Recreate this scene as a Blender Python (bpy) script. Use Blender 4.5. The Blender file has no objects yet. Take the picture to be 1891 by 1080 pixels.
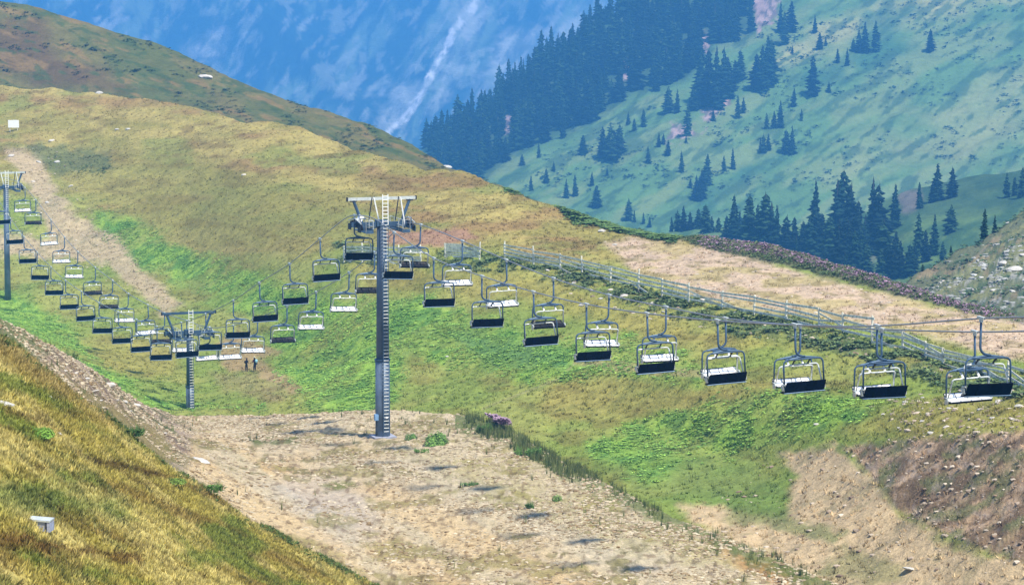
import bpy, bmesh, math, random
import numpy as np
from mathutils import Vector, Matrix

# ------------------------------------------------------------------ camera, sky, sun, exposure
sc = bpy.context.scene
col = sc.collection
F = 5362.0                      # focal length in photo pixels (1891 wide)
CX, CY = 945.5, 540.0
PITCH = math.atan(640.0 / F)    # camera looks down by about 6.8 degrees
CT, ST = math.cos(PITCH), math.sin(PITCH)

cam_d = bpy.data.cameras.new('camera')
cam = bpy.data.objects.new('camera', cam_d)
col.objects.link(cam)
cam_d.sensor_width = 36.0
cam_d.lens = 36.0 * F / 1891.0
cam_d.clip_start = 0.5
cam_d.clip_end = 30000
cam.location = (0, 0, 0)
cam.rotation_euler = (math.pi / 2 - PITCH, 0, 0)
sc.camera = cam

SUN_EL, SUN_AZ = math.radians(61), math.radians(142)   # azimuth clockwise from +Y: behind the camera, to the right
world = bpy.data.worlds.new('World')
sc.world = world
world.use_nodes = True
wn = world.node_tree
bg = wn.nodes['Background']
sky = wn.nodes.new('ShaderNodeTexSky')
sky.sky_type = 'NISHITA'
sky.sun_disc = False
sky.sun_elevation = SUN_EL
sky.sun_rotation = SUN_AZ
sky.altitude = 2000
wn.links.new(sky.outputs[0], bg.inputs[0])
bg.inputs[1].default_value = 0.12

sun_d = bpy.data.lights.new('sun', 'SUN')
sun_d.energy = 4.4
sun_d.angle = math.radians(4.0)
sun_d.color = (1.0, 0.93, 0.82)
sun = bpy.data.objects.new('sun', sun_d)
col.objects.link(sun)
sdir = Vector((math.sin(SUN_AZ) * math.cos(SUN_EL), math.cos(SUN_AZ) * math.cos(SUN_EL), math.sin(SUN_EL)))
sun.rotation_euler = (-sdir).to_track_quat('-Z', 'Y').to_euler()

sc.view_settings.view_transform = 'Standard'
sc.view_settings.look = 'None'
sc.view_settings.exposure = 0.78
sc.view_settings.gamma = 1.0
sc.view_settings.use_curve_mapping = False
sc.render.engine = 'CYCLES'
sc.cycles.use_denoising = True
sc.cycles.max_bounces = 5
sc.cycles.diffuse_bounces = 2
sc.cycles.glossy_bounces = 2
sc.cycles.volume_bounces = 1
sc.cycles.use_adaptive_sampling = True
sc.cycles.adaptive_threshold = 0.015

HAZE_DENSITY = 0.00025
HAZE_COLOR = (0.12, 0.46, 1.0)

rng = np.random.default_rng(7)
random.seed(7)

# ------------------------------------------------------------------ geometry maths
def PY(px, py, Y):
    """world point seen at photo pixel (px,py) whose world Y is Y (arrays allowed)"""
    px = np.asarray(px, float); py = np.asarray(py, float); Y = np.asarray(Y, float)
    v = (CY - py) / F
    d = Y / (CT + v * ST)
    return np.stack([d * (px - CX) / F, Y + 0 * d, d * (-ST + v * CT)], -1)

def PV(px, py, Y):
    return Vector([float(c) for c in PY(px, py, Y)])

def project(p):
    d = p[..., 1] * CT - p[..., 2] * ST
    u = p[..., 1] * ST + p[..., 2] * CT
    return CX + F * p[..., 0] / d, CY - F * u / d

def lin(*c):
    c = np.array(c, float) / 255.0
    return np.where(c <= 0.04045, c / 12.92, ((c + 0.055) / 1.055) ** 2.4)

_tab = np.random.default_rng(3).random((256, 256))
def vnoise(x, y, seed=0):
    x = np.asarray(x, float) + seed * 17.31; y = np.asarray(y, float) + seed * 9.77
    xi = np.floor(x).astype(int); yi = np.floor(y).astype(int)
    fx = x - xi; fy = y - yi
    fx = fx * fx * (3 - 2 * fx); fy = fy * fy * (3 - 2 * fy)
    a = _tab[xi & 255, yi & 255]; b = _tab[(xi + 1) & 255, yi & 255]
    c = _tab[xi & 255, (yi + 1) & 255]; d = _tab[(xi + 1) & 255, (yi + 1) & 255]
    return (a * (1 - fx) + b * fx) * (1 - fy) + (c * (1 - fx) + d * fx) * fy

def fbm(x, y, oct=4, seed=0, gain=0.5):
    s = 0; a = 1; t = 0
    for o in range(oct):
        s = s + a * vnoise(x * 2 ** o, y * 2 ** o, seed + o * 3.1)
        t += a; a *= gain
    return s / t        # 0..1, mean 0.5

def sstep(a, b, x):
    t = np.clip((x - a) / (b - a), 0, 1)
    return t * t * (3 - 2 * t)

def gsmooth(a, sigma, axis=0):
    r = int(sigma * 3) + 1
    k = np.exp(-0.5 * (np.arange(-r, r + 1) / sigma) ** 2); k /= k.sum()
    a = np.moveaxis(a, axis, 0)
    lo = a[:1] * 2 - a[1:r + 1][::-1]; hi = a[-1:] * 2 - a[-r - 1:-1][::-1]
    p = np.concatenate([lo, a, hi])
    out = sum(k[i] * p[i:i + len(a)] for i in range(2 * r + 1))
    return np.moveaxis(out, 0, axis)

def poly(px, py, pts, soft=12, wob=0, scale=40, seed=0):
    """soft mask of a region outlined by points, its edge roughened by noise"""
    pts = np.array(pts, float)
    inside = np.zeros(px.shape, bool); dist = np.full(px.shape, 1e9)
    n = len(pts)
    for i in range(n):
        x0, y0 = pts[i]; x1, y1 = pts[(i + 1) % n]
        c = ((y0 > py) != (y1 > py)) & (px < (x1 - x0) * (py - y0) / ((y1 - y0) or 1e-9) + x0)
        inside ^= c
        dx, dy = x1 - x0, y1 - y0
        t = np.clip(((px - x0) * dx + (py - y0) * dy) / (dx * dx + dy * dy + 1e-9), 0, 1)
        dist = np.minimum(dist, np.hypot(px - x0 - t * dx, (py - y0 - t * dy) * 1.0))
    s = np.where(inside, dist, -dist)
    if wob:
        s = s + (fbm(px / scale, py / (scale * .5), 4, seed + 5) - .5) * 2 * wob
    return sstep(-soft, soft, s)

# ------------------------------------------------------------------ tagging and linking
def tag(o, label=None, cat=None, group=None, kind=None):
    if label: o['label'] = label
    if cat: o['category'] = cat
    if group: o['group'] = group
    if kind: o['kind'] = kind
    return o

def link(name, mesh, parent=None, mat=None):
    o = bpy.data.objects.new(name, mesh)
    col.objects.link(o)
    if mat is not None and mesh is not None and len(mesh.materials) == 0:
        mesh.materials.append(mat)
    if parent is not None:
        o.parent = parent
    return o

def empty(name, loc, rz=0.0):
    o = bpy.data.objects.new(name, None)
    col.objects.link(o)
    o.location = loc
    o.rotation_euler = (0, 0, rz)
    o.empty_display_size = 0.5
    return o

def copy_tree(o, parent=None):
    c = o.copy(); col.objects.link(c)
    if parent is not None: c.parent = parent
    for ch in list(o.children):
        copy_tree(ch, c)
    return c

# ------------------------------------------------------------------ materials
def mat_basic(name, color, rough=0.6, metal=0.0, noise=0.12, scale=6.0, spec=0.3):
    m = bpy.data.materials.new(name); m.use_nodes = True
    nt = m.node_tree; b = nt.nodes['Principled BSDF']
    b.inputs['Roughness'].default_value = rough
    b.inputs['Metallic'].default_value = metal
    b.inputs['Specular IOR Level'].default_value = spec
    tc = nt.nodes.new('ShaderNodeTexCoord'); nz = nt.nodes.new('ShaderNodeTexNoise')
    nz.inputs['Scale'].default_value = scale; nz.inputs['Detail'].default_value = 5
    nt.links.new(tc.outputs['Object'], nz.inputs['Vector'])
    mr = nt.nodes.new('ShaderNodeMapRange')
    mr.inputs['From Min'].default_value = 0.3; mr.inputs['From Max'].default_value = 0.7
    mr.inputs['To Min'].default_value = 1 - noise * 2; mr.inputs['To Max'].default_value = 1 + noise
    nt.links.new(nz.outputs['Fac'], mr.inputs['Value'])
    mx = nt.nodes.new('ShaderNodeVectorMath'); mx.operation = 'SCALE'
    mx.inputs[0].default_value = tuple(color)[:3]
    nt.links.new(mr.outputs[0], mx.inputs['Scale'])
    nt.links.new(mx.outputs[0], b.inputs['Base Color'])
    return m

def mat_ground(name, s1, s2, amt=0.35, bump=0.4, bdist=0.15, stretch=(1, 1, 1)):
    """local colour from the mesh attribute, multiplied by two scales of noise, with fine relief"""
    m = bpy.data.materials.new(name); m.use_nodes = True
    nt = m.node_tree; L = nt.links; b = nt.nodes['Principled BSDF']
    b.inputs['Roughness'].default_value = 1.0
    b.inputs['Specular IOR Level'].default_value = 0.05
    at = nt.nodes.new('ShaderNodeAttribute'); at.attribute_name = 'Col'
    tc = nt.nodes.new('ShaderNodeTexCoord')
    mp = nt.nodes.new('ShaderNodeMapping'); mp.inputs['Scale'].default_value = stretch
    L.new(tc.outputs['Object'], mp.inputs['Vector'])
    ns = []
    for s in (s1, s2):
        nz = nt.nodes.new('ShaderNodeTexNoise'); nz.inputs['Scale'].default_value = s
        nz.inputs['Detail'].default_value = 6; nz.inputs['Roughness'].default_value = 0.65
        L.new(mp.outputs[0], nz.inputs['Vector']); ns.append(nz)
    ad = nt.nodes.new('ShaderNodeMath'); ad.operation = 'ADD'
    L.new(ns[0].outputs['Fac'], ad.inputs[0]); L.new(ns[1].outputs['Fac'], ad.inputs[1])
    mr = nt.nodes.new('ShaderNodeMapRange')
    mr.inputs['From Min'].default_value = 0.65; mr.inputs['From Max'].default_value = 1.35
    mr.inputs['To Min'].default_value = 1 - amt; mr.inputs['To Max'].default_value = 1 + amt
    L.new(ad.outputs[0], mr.inputs['Value'])
    mx = nt.nodes.new('ShaderNodeVectorMath'); mx.operation = 'SCALE'
    L.new(at.outputs['Color'], mx.inputs[0]); L.new(mr.outputs[0], mx.inputs['Scale'])
    L.new(mx.outputs[0], b.inputs['Base Color'])
    if bump:
        bp = nt.nodes.new('ShaderNodeBump'); bp.inputs['Strength'].default_value = bump
        bp.inputs['Distance'].default_value = bdist
        L.new(ad.outputs[0], bp.inputs['Height']); L.new(bp.outputs[0], b.inputs['Normal'])
    return m

def mat_leaf(name, amt=0.3):
    m = bpy.data.materials.new(name); m.use_nodes = True
    nt = m.node_tree; L = nt.links; b = nt.nodes['Principled BSDF']
    b.inputs['Roughness'].default_value = 0.8
    b.inputs['Specular IOR Level'].default_value = 0.1
    at = nt.nodes.new('ShaderNodeAttribute'); at.attribute_name = 'Col'
    tc = nt.nodes.new('ShaderNodeTexCoord')
    nz = nt.nodes.new('ShaderNodeTexNoise'); nz.inputs['Scale'].default_value = 3.0
    L.new(tc.outputs['Object'], nz.inputs['Vector'])
    mr = nt.nodes.new('ShaderNodeMapRange')
    mr.inputs['To Min'].default_value = 1 - amt; mr.inputs['To Max'].default_value = 1 + amt
    L.new(nz.outputs['Fac'], mr.inputs['Value'])
    mx = nt.nodes.new('ShaderNodeVectorMath'); mx.operation = 'SCALE'
    L.new(at.outputs['Color'], mx.inputs[0]); L.new(mr.outputs[0], mx.inputs['Scale'])
    L.new(mx.outputs[0], b.inputs['Base Color'])
    return m

M_near = mat_ground('grass_slope_ground', 1.2, 9.0, 0.40, 0.7, 0.12)
M_road = mat_ground('gravel_ground', 1.8, 8.0, 0.45, 1.0, 0.16)
M_meadow = mat_ground('meadow_ground', 0.8, 4.0, 0.42, 0.7, 0.25)
M_ridge = mat_ground('ridge_ground', 0.15, 0.9, 0.30, 0.6, 0.8)
M_far = mat_ground('far_slope_ground', 0.03, 0.2, 0.22, 0.6, 3.0)
M_mount = mat_ground('mountain_ground', 0.004, 0.03, 0.25, 0.8, 20.0)
M_leaf = mat_leaf('foliage')
M_rock = mat_ground('rock', 1.5, 8.0, 0.25, 0.6, 0.05)
M_steel = mat_basic('painted_steel_blue_grey', lin(74, 98, 122), 0.45, 0.3, 0.15, 1.5)
M_pole = mat_basic('galvanised_pole', lin(104, 120, 138), 0.5, 0.2, 0.18, 0.8)
M_pole2 = mat_basic('galvanised_pole_upper', lin(84, 100, 120), 0.5, 0.25, 0.18, 0.8)
M_galv = mat_basic('pale_galvanised_steel', lin(205, 210, 205), 0.4, 0.2, 0.1, 4)
M_dark = mat_basic('dark_rubber', lin(38, 40, 48), 0.6, 0.0, 0.1, 5)
M_black = mat_basic('black_plastic', lin(8, 8, 12), 0.6, 0.0, 0.15, 3, 0.05)
M_black2 = mat_basic('navy_black_plastic', lin(14, 14, 26), 0.6, 0.0, 0.15, 3, 0.05)
M_pad = mat_basic('pale_seat_pad', lin(243, 243, 240), 0.5, 0.0, 0.04, 4)
M_darkpad = mat_basic('dark_brown_seat_pad', lin(30, 26, 22), 0.6, 0.0, 0.1, 4)
M_white = mat_basic('white_paint', lin(245, 245, 240), 0.5, 0.0, 0.04, 4)
M_blue = mat_basic('light_blue_paint', lin(130, 170, 210), 0.5, 0.0, 0.1, 4)
M_wood = mat_basic('weathered_wood', lin(238, 232, 212), 0.85, 0.0, 0.25, 2.5)
M_rope = mat_basic('steel_rope', lin(150, 150, 150), 0.4, 0.4, 0.1, 4)
M_conc = mat_basic('concrete', lin(160, 164, 178), 0.8, 0.0, 0.15, 5)
M_bark = mat_basic('bark', lin(75, 62, 52), 0.9, 0.0, 0.2, 5)
M_skin = mat_basic('skin', lin(190, 140, 115), 0.6, 0.0, 0.05, 5)
M_cloth = mat_basic('black_cloth', lin(24, 24, 26), 0.9, 0.0, 0.1, 5)
M_cloth2 = mat_basic('navy_cloth', lin(28, 30, 45), 0.9, 0.0, 0.1, 5)
M_red = mat_basic('dark_red_cloth', lin(95, 30, 30), 0.9, 0.0, 0.1, 5)
M_cyan = mat_basic('pale_blue_cloth', lin(150, 205, 225), 0.8, 0.0, 0.1, 5)
M_straw = mat_basic('pale_hat', lin(200, 195, 160), 0.8, 0.0, 0.1, 5)

# ------------------------------------------------------------------ terrain sheets
K = 0.80     # photograph colour to surface colour
def C(r, g, b): return lin(r, g, b) * K

def set_mesh(me, verts, faces, cols=None, smooth=True):
    verts = np.ascontiguousarray(verts, np.float32); faces = np.ascontiguousarray(faces, np.int32)
    k = faces.shape[1]
    me.vertices.add(len(verts)); me.vertices.foreach_set('co', verts.ravel())
    me.loops.add(faces.size); me.loops.foreach_set('vertex_index', faces.ravel())
    me.polygons.add(len(faces))
    me.polygons.foreach_set('loop_start', np.arange(0, faces.size, k, dtype=np.int32))
    me.polygons.foreach_set('use_smooth', np.full(len(faces), smooth))
    me.update(calc_edges=True)
    if cols is not None:
        a = me.color_attributes.new('Col', 'FLOAT_COLOR', 'POINT')
        c4 = np.ones((len(verts), 4), np.float32); c4[:, :3] = np.clip(cols, 0.003, 0.9)
        a.data.foreach_set('color', c4.ravel())

def row_eval(row, px, s=1.0):
    r = np.array(row, float)
    py = np.interp(px, r[:, 0], r[:, 1]); Y = np.interp(px, r[:, 0], r[:, 2])
    if s:
        step = px[1] - px[0]
        py = gsmooth(py, s * 28 / step); Y = gsmooth(Y, s * 45 / step)
    return PY(px, py, Y)

SHEETS = {}
def sheet(name, rows, segs, pxr, nu, relief, paint, mat, label, vs=4, rs=1.0, back=1.0):
    rows = [[(a, b, c * back) for a, b, c in r] for r in rows]
    px = np.linspace(pxr[0], pxr[1], nu)
    R = [row_eval(r, px, rs) for r in rows]
    out = []
    for k in range(len(R) - 1):
        n = segs[k]
        t = np.arange(n + (1 if k == len(R) - 2 else 0)) / n
        d0 = R[k][:, 1][None]; d1 = R[k + 1][:, 1][None]; t = t[:, None]
        s = t * d0 / (t * d0 + (1 - t) * d1)
        out.append(R[k][None] * (1 - s[..., None]) + R[k + 1][None] * s[..., None])
    G = np.concatenate(out)
    if vs: G = gsmooth(G, vs)
    G = G.copy()
    qx, qy = project(G)
    G[..., 2] += relief(G[..., 0], G[..., 1], qx, qy)
    qx, qy = project(G)
    cols = paint(qx, qy, G)
    nv = len(G)
    idx = np.arange(nv * nu).reshape(nv, nu)
    faces = np.stack([idx[:-1, :-1], idx[:-1, 1:], idx[1:, 1:], idx[1:, :-1]], -1).reshape(-1, 4)
    me = bpy.data.meshes.new(name)
    set_mesh(me, G.reshape(-1, 3), faces, cols.reshape(-1, 3))
    o = link(name, me, None, mat)
    tag(o, label, None, None, 'structure')
    cuts = np.cumsum([0] + list(segs))
    SHEETS[name] = dict(G=G, px=qx, py=qy, cols=cols, cuts=cuts)
    return o

def ground_at(name, px, py, maxseg=None):
    S = SHEETS[name]
    n = S['cuts'][maxseg] if maxseg else len(S['G'])
    d = (S['px'][:n] - px) ** 2 + (S['py'][:n] - py) ** 2
    i = int(np.argmin(d))
    return Vector([float(c) for c in S['G'][:n].reshape(-1, 3)[i]])

def mix(base, color, m):
    return base * (1 - m[..., None]) + np.asarray(color) * m[..., None]

def speck(x, y, s, lo, hi, seed):
    return sstep(lo, hi, fbm(x / s, y / s, 3, seed))

# --- valley floor below everything
def p_floor(qx, qy, G):
    return np.broadcast_to(C(70, 95, 60), G.shape).copy()
me = bpy.data.meshes.new('valley_floor')
gx, gy = np.meshgrid(np.linspace(-3000, 3000, 60), np.linspace(-60, 8000, 80))
gz = -560 + 12 * fbm(gx / 300, gy / 300, 3, 2)
V = np.stack([gx, gy, gz], -1)
idx = np.arange(V.shape[0] * V.shape[1]).reshape(V.shape[:2])
fc = np.stack([idx[:-1, :-1], idx[:-1, 1:], idx[1:, 1:], idx[1:, :-1]], -1).reshape(-1, 4)
set_mesh(me, V.reshape(-1, 3), fc, np.broadcast_to(C(70, 95, 60), (V.size // 3, 3)))
tag(link('valley_floor', me, None, M_far), None, None, None, 'structure')

# --- foreground slope of dry golden grass
near_crest = [(-500, 470, 95), (-200, 560, 105), (0, 618, 112), (60, 655, 115), (150, 722, 120), (230, 792, 124), (300, 845, 128),
              (380, 893, 131), (450, 945, 134), (520, 985, 136), (600, 1025, 138), (700, 1078, 140), (800, 1130, 142), (1000, 1230, 144), (1400, 1400, 146)]
near_rows = [
    [(-500, 1500, 40), (0, 1500, 46), (400, 1500, 60), (700, 1500, 85), (1000, 1560, 100), (1400, 1650, 110)],
    [(-500, 1080, 62), (0, 1085, 68), (350, 1090, 90), (600, 1110, 112), (800, 1180, 125), (1000, 1300, 132), (1400, 1480, 135)],
    [(-500, 780, 78), (0, 850, 86), (200, 935, 96), (350, 990, 108), (500, 1050, 122), (700, 1130, 132), (1000, 1260, 139), (1400, 1430, 141)],
    near_crest,
    [(x, y + 50, Y + 14) for x, y, Y in near_crest],
    [(x, y + 420, Y + 22) for x, y, Y in near_crest],
]
def near_relief(x, y, qx, qy):
    return (fbm(x / 9, y / 9, 4, 1) - .5) * 1.0 + (fbm(x / 1.3, y / 1.3, 3, 11) - .5) * .35 + (vnoise(x / .35, y / .35, 5) - .5) * .09
def near_paint(qx, qy, G):
    x, y = G[..., 0], G[..., 1]
    c = mix(np.broadcast_to(C(180, 166, 84), G.shape), C(206, 190, 116), sstep(.45, .65, fbm(x / 3, y / 3, 4, 21)))
    # long uneven bands running down to the right
    r = qy - .42 * qx
    st = fbm(qx / 220, r / 26, 4, 31)
    c = mix(c, C(150, 126, 64), sstep(.55, .70, st) * .7)
    c = mix(c, C(128, 142, 60), sstep(.56, .70, fbm(qx / 130, r / 38, 4, 41)) * .8)
    c = mix(c, C(108, 134, 62), poly(qx, qy, [(-40, 890), (120, 900), (230, 925), (200, 960), (-40, 930)], 25, 25) * .7)
    c = mix(c, C(112, 92, 50), sstep(.60, .74, fbm(qx / 60, r / 12, 4, 51)) * .55)
    c = mix(c, C(84, 60, 30), poly(qx, qy, [(130, 838), (250, 862), (300, 882), (270, 880), (180, 862)], 5, 8, 20) * .8)
    c = mix(c, C(110, 78, 40), poly(qx, qy, [(-30, 985), (90, 1002), (260, 1030), (260, 1042), (80, 1020), (-30, 1010)], 8, 14, 30) * .75)
    top = poly(qx, qy, [(-60, 560), (60, 640), (150, 705), (260, 800), (150, 760), (60, 700), (-60, 640)], 14, 14, 30)
    c = mix(c, C(160, 136, 86), top * .6)
    c = mix(c, C(82, 96, 52), speck(x, y, 1.1, .62, .72, 61) * .5)
    return c
sheet('grass_hillside', near_rows, [14, 110, 190, 26, 8], (-420, 1150), 760, near_relief, near_paint, M_near,
      'foreground hillside of dry golden grass')

# --- gravel terrace on which the nearest tower stands
pl_edge = [(-600, 330, 170), (-200, 490, 180), (0, 588, 192), (60, 622, 198), (150, 668, 212), (200, 702, 225), (290, 762, 262), (350, 768, 280),
           (520, 764, 270), (700, 757, 264), (850, 765, 256), (900, 778, 250), (960, 805, 240), (1030, 850, 226), (1100, 885, 216), (1200, 935, 204), (1300, 978, 196),
           (1430, 1030, 186), (1560, 1082, 178), (1750, 1165, 168), (2100, 1330, 155)]
pl_rows = [
    [(-600, 800, 118), (0, 900, 128), (300, 1100, 140), (700, 1420, 142), (1100, 1450, 138), (1560, 1480, 135), (2100, 1600, 130)],
    [(-600, 560, 138), (0, 720, 150), (150, 800, 165), (300, 890, 185), (450, 960, 195), (700, 1080, 182), (1000, 1100, 176), (1300, 1150, 168), (1560, 1180, 162), (2100, 1400, 148)],
    [(-600, 430, 155), (0, 640, 172), (150, 720, 188), (300, 800, 235), (450, 820, 240), (700, 810, 239.5), (850, 830, 231), (960, 860, 222), (1100, 930, 205), (1300, 1020, 187), (1560, 1125, 171), (2100, 1360, 151)],
    pl_edge,
    [(x, y + 16, Y + 8) for x, y, Y in pl_edge],
    [(x, y + 120, Y + 22) for x, y, Y in pl_edge],
]
def pl_relief(x, y, qx, qy):
    return (fbm(x / 14, y / 14, 4, 2) - .5) * .5 + (fbm(x / 1.6, y / 1.6, 3, 12) - .5) * .26 + (vnoise(x / .42, y / .9, 8) - .5) * .20
def pl_paint(qx, qy, G):
    x, y = G[..., 0], G[..., 1]
    c = mix(np.broadcast_to(C(222, 196, 150), G.shape), C(208, 178, 128), sstep(.4, .65, fbm(x / 8, y / 8, 4, 22)))
    r = qy - .55 * qx
    gr = sstep(.48, .64, fbm(qx / 260, r / 60, 4, 32))
    c = mix(c, C(208, 194, 160), gr * .7)
    c = mix(c, C(212, 198, 168), poly(qx, qy, [(330, 770), (480, 765), (640, 830), (900, 880), (1180, 960), (1330, 1060), (1180, 1060), (900, 960), (640, 880), (430, 820)], 30, 26, 60) * .65)
    c = mix(c, C(192, 184, 176), poly(qx, qy, [(480, 890), (620, 880), (700, 930), (690, 990), (600, 980)], 30, 25, 40) * .6)
    # sparse green and olive growth, dark green streaks
    gm = sstep(.56, .68, fbm(x / 3.4, y / 4.5, 4, 42))
    c = mix(c, C(150, 140, 80), gm * .7)
    c = mix(c, C(176, 166, 90), poly(qx, qy, [(760, 830), (1000, 900), (1250, 980), (1420, 1060), (1150, 1010), (880, 900)], 40, 40, 50) * .45)
    c = mix(c, C(100, 112, 58), poly(qx, qy, [(440, 808), (560, 806), (555, 816), (470, 822)], 6, 8, 18) * .9)  # narrow dark green streak left of the tower foot
    c = mix(c, C(120, 124, 62), poly(qx, qy, [(590, 895), (640, 885), (665, 900), (600, 905)], 5, 8, 18) * .9)
    c = mix(c, C(188, 132, 74), poly(qx, qy, [(1300, 990), (1450, 1050), (1600, 1110), (1450, 1100)], 14, 14, 40) * .7)
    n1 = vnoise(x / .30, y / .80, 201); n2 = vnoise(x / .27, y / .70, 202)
    c = mix(c, C(112, 88, 66), sstep(.64, .82, n1) * .55)  # dark pits between stones, their shade painted into the ground colour
    c = mix(c, C(226, 206, 174), sstep(.70, .88, n2) * (.25 + .45 * gr))
    # rubble bank on the left
    rb = poly(qx, qy, [(-200, 400), (0, 560), (150, 640), (310, 750), (360, 800), (330, 880), (150, 800), (-200, 700)], 18, 8, 30)
    c = mix(c, mix(np.broadcast_to(C(178, 158, 136), G.shape), C(126, 108, 92), sstep(.45, .6, fbm(x / 1.2, y / 1.2, 3, 52))), rb * .9)
    c = mix(c, C(112, 114, 72), rb * sstep(.50, .64, fbm(x / 3, y / 5, 4, 203)) * .8)
    c = mix(c, C(112, 122, 70), poly(qx, qy, [(-300, 380), (0, 570), (50, 612), (110, 650), (60, 660), (-300, 560)], 10, 10, 30) * .8)
    c = mix(c, C(150, 136, 82), poly(qx, qy, [(60, 660), (200, 740), (300, 800), (330, 850), (280, 850), (150, 770), (40, 690)], 8, 12, 24) * .8)
    
    c = mix(c, C(132, 124, 78), sstep(.58, .66, fbm(x / .8, y / 1.6, 3, 64)) * sstep(.46, .58, fbm(x / 9, y / 9, 3, 65)) * .75)
    # dark growth along the brink
    ex = np.interp(qx, [p[0] for p in pl_edge], [p[1] for p in pl_edge])
    c = mix(c, C(104, 120, 62), np.where(qx > 840, sstep(34, 4, np.abs(qy - ex - 8) + (fbm(qx / 25, qy / 12, 3, 72) - .5) * 40), 0) * .8)
    return c
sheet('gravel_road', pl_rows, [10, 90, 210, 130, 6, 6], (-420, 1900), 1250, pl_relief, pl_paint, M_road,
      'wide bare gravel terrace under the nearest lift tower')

# --- meadow, hill behind it, upper track
crest = [(-500, 80, 690), (-200, 130, 670), (0, 163, 650), (90, 168, 635), (200, 180, 620), (330, 190, 590), (440, 205, 560), (600, 252, 520), (700, 277, 490), (800, 305, 455), (900, 335, 420),
         (970, 352, 412), (1040, 378, 400), (1180, 424, 372), (1250, 438, 360), (1400, 450, 338), (1500, 474, 324), (1600, 503, 312), (1700, 543, 300), (1800, 568, 290), (1891, 588, 282), (2300, 640, 262)]
md_rows = [
    [(-500, 660, 225), (0, 655, 235), (150, 745, 262), (300, 810, 290), (350, 812, 288), (700, 805, 274), (850, 810, 266), (1000, 880, 245), (1150, 950, 222), (1300, 1020, 205), (1560, 1115, 186), (1700, 1150, 180), (1891, 1160, 172), (2300, 1230, 160)],
    [(-500, 600, 330), (0, 605, 330), (200, 690, 325), (350, 742, 323), (700, 748, 288), (1000, 742, 272), (1200, 790, 255), (1400, 850, 232), (1500, 850, 222), (1600, 835, 214), (1700, 815, 205), (1800, 805, 197), (1891, 803, 191), (2300, 790, 178)],
    [(-500, 540, 435), (0, 568, 432), (200, 612, 400), (350, 682, 350), (500, 680, 345), (700, 672, 312), (1000, 680, 285), (1300, 700, 256), (1600, 745, 226), (1891, 738, 203), (2300, 750, 190)],
    [(-500, 400, 530), (0, 440, 505), (200, 472, 480), (350, 500, 450), (500, 492, 400), (640, 486, 370), (885, 480, 346), (1000, 500, 334), (1180, 535, 312), (1390, 585, 285), (1560, 622, 264), (1720, 668, 247), (1891, 712, 232), (2300, 770, 216)],
    crest,
    [(x, y + 10, Y + 25) for x, y, Y in crest],
    [(x, y + 110, Y + 90) for x, y, Y in crest],
]
def md_relief(x, y, qx, qy):
    rough = poly(qx, qy, [(600, 470), (900, 460), (1180, 520), (1400, 580), (1560, 610), (1891, 700), (1891, 740), (1560, 690), (1300, 640), (1000, 560), (700, 520)], 20)
    bank = poly(qx, qy, [(1560, 850), (1700, 815), (1950, 800), (2000, 1100), (1700, 1000)], 20)
    far = sstep(300, 600, y)
    return ((fbm(x / 26, y / 26, 4, 3) - .5) * (2.4 + 3 * far) + (fbm(x / 5, y / 5, 3, 13) - .5) * .9 + (fbm(x / 1.4, y / 1.4, 3, 23) - .5) * (.34 + .6 * rough + .3 * bank)
            + bank * (fbm((x + y) / 4, (x - y) / 9, 3, 33) - .5) * 1.6)
SHRUB_BELT = [(620, 455), (760, 470), (900, 468), (1060, 492), (1200, 535), (1380, 578), (1500, 600), (1700, 650), (1900, 690), (1900, 740), (1720, 710), (1560, 655), (1380, 620), (1200, 575), (1060, 530), (960, 500), (760, 490), (620, 485)]
LUSH = [
    [(170, 385), (240, 400), (330, 450), (460, 505), (640, 560), (640, 600), (540, 590), (420, 560), (330, 530), (250, 480), (180, 420)],
    [(-50, 520), (60, 560), (120, 600), (220, 700), (340, 740), (480, 755), (300, 765), (60, 640), (-50, 600)],
    [(500, 620), (640, 560), (800, 560), (960, 600), (1060, 650), (1060, 690), (960, 700), (860, 680), (760, 660), (720, 760), (560, 750), (520, 700)],
    [(1080, 820), (1200, 770), (1330, 740), (1440, 720), (1640, 730), (1580, 780), (1440, 810), (1340, 850), (1200, 880), (1090, 850)],
    [(1000, 640), (1160, 620), (1290, 660), (1290, 700), (1150, 690), (1040, 690)],
]
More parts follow.
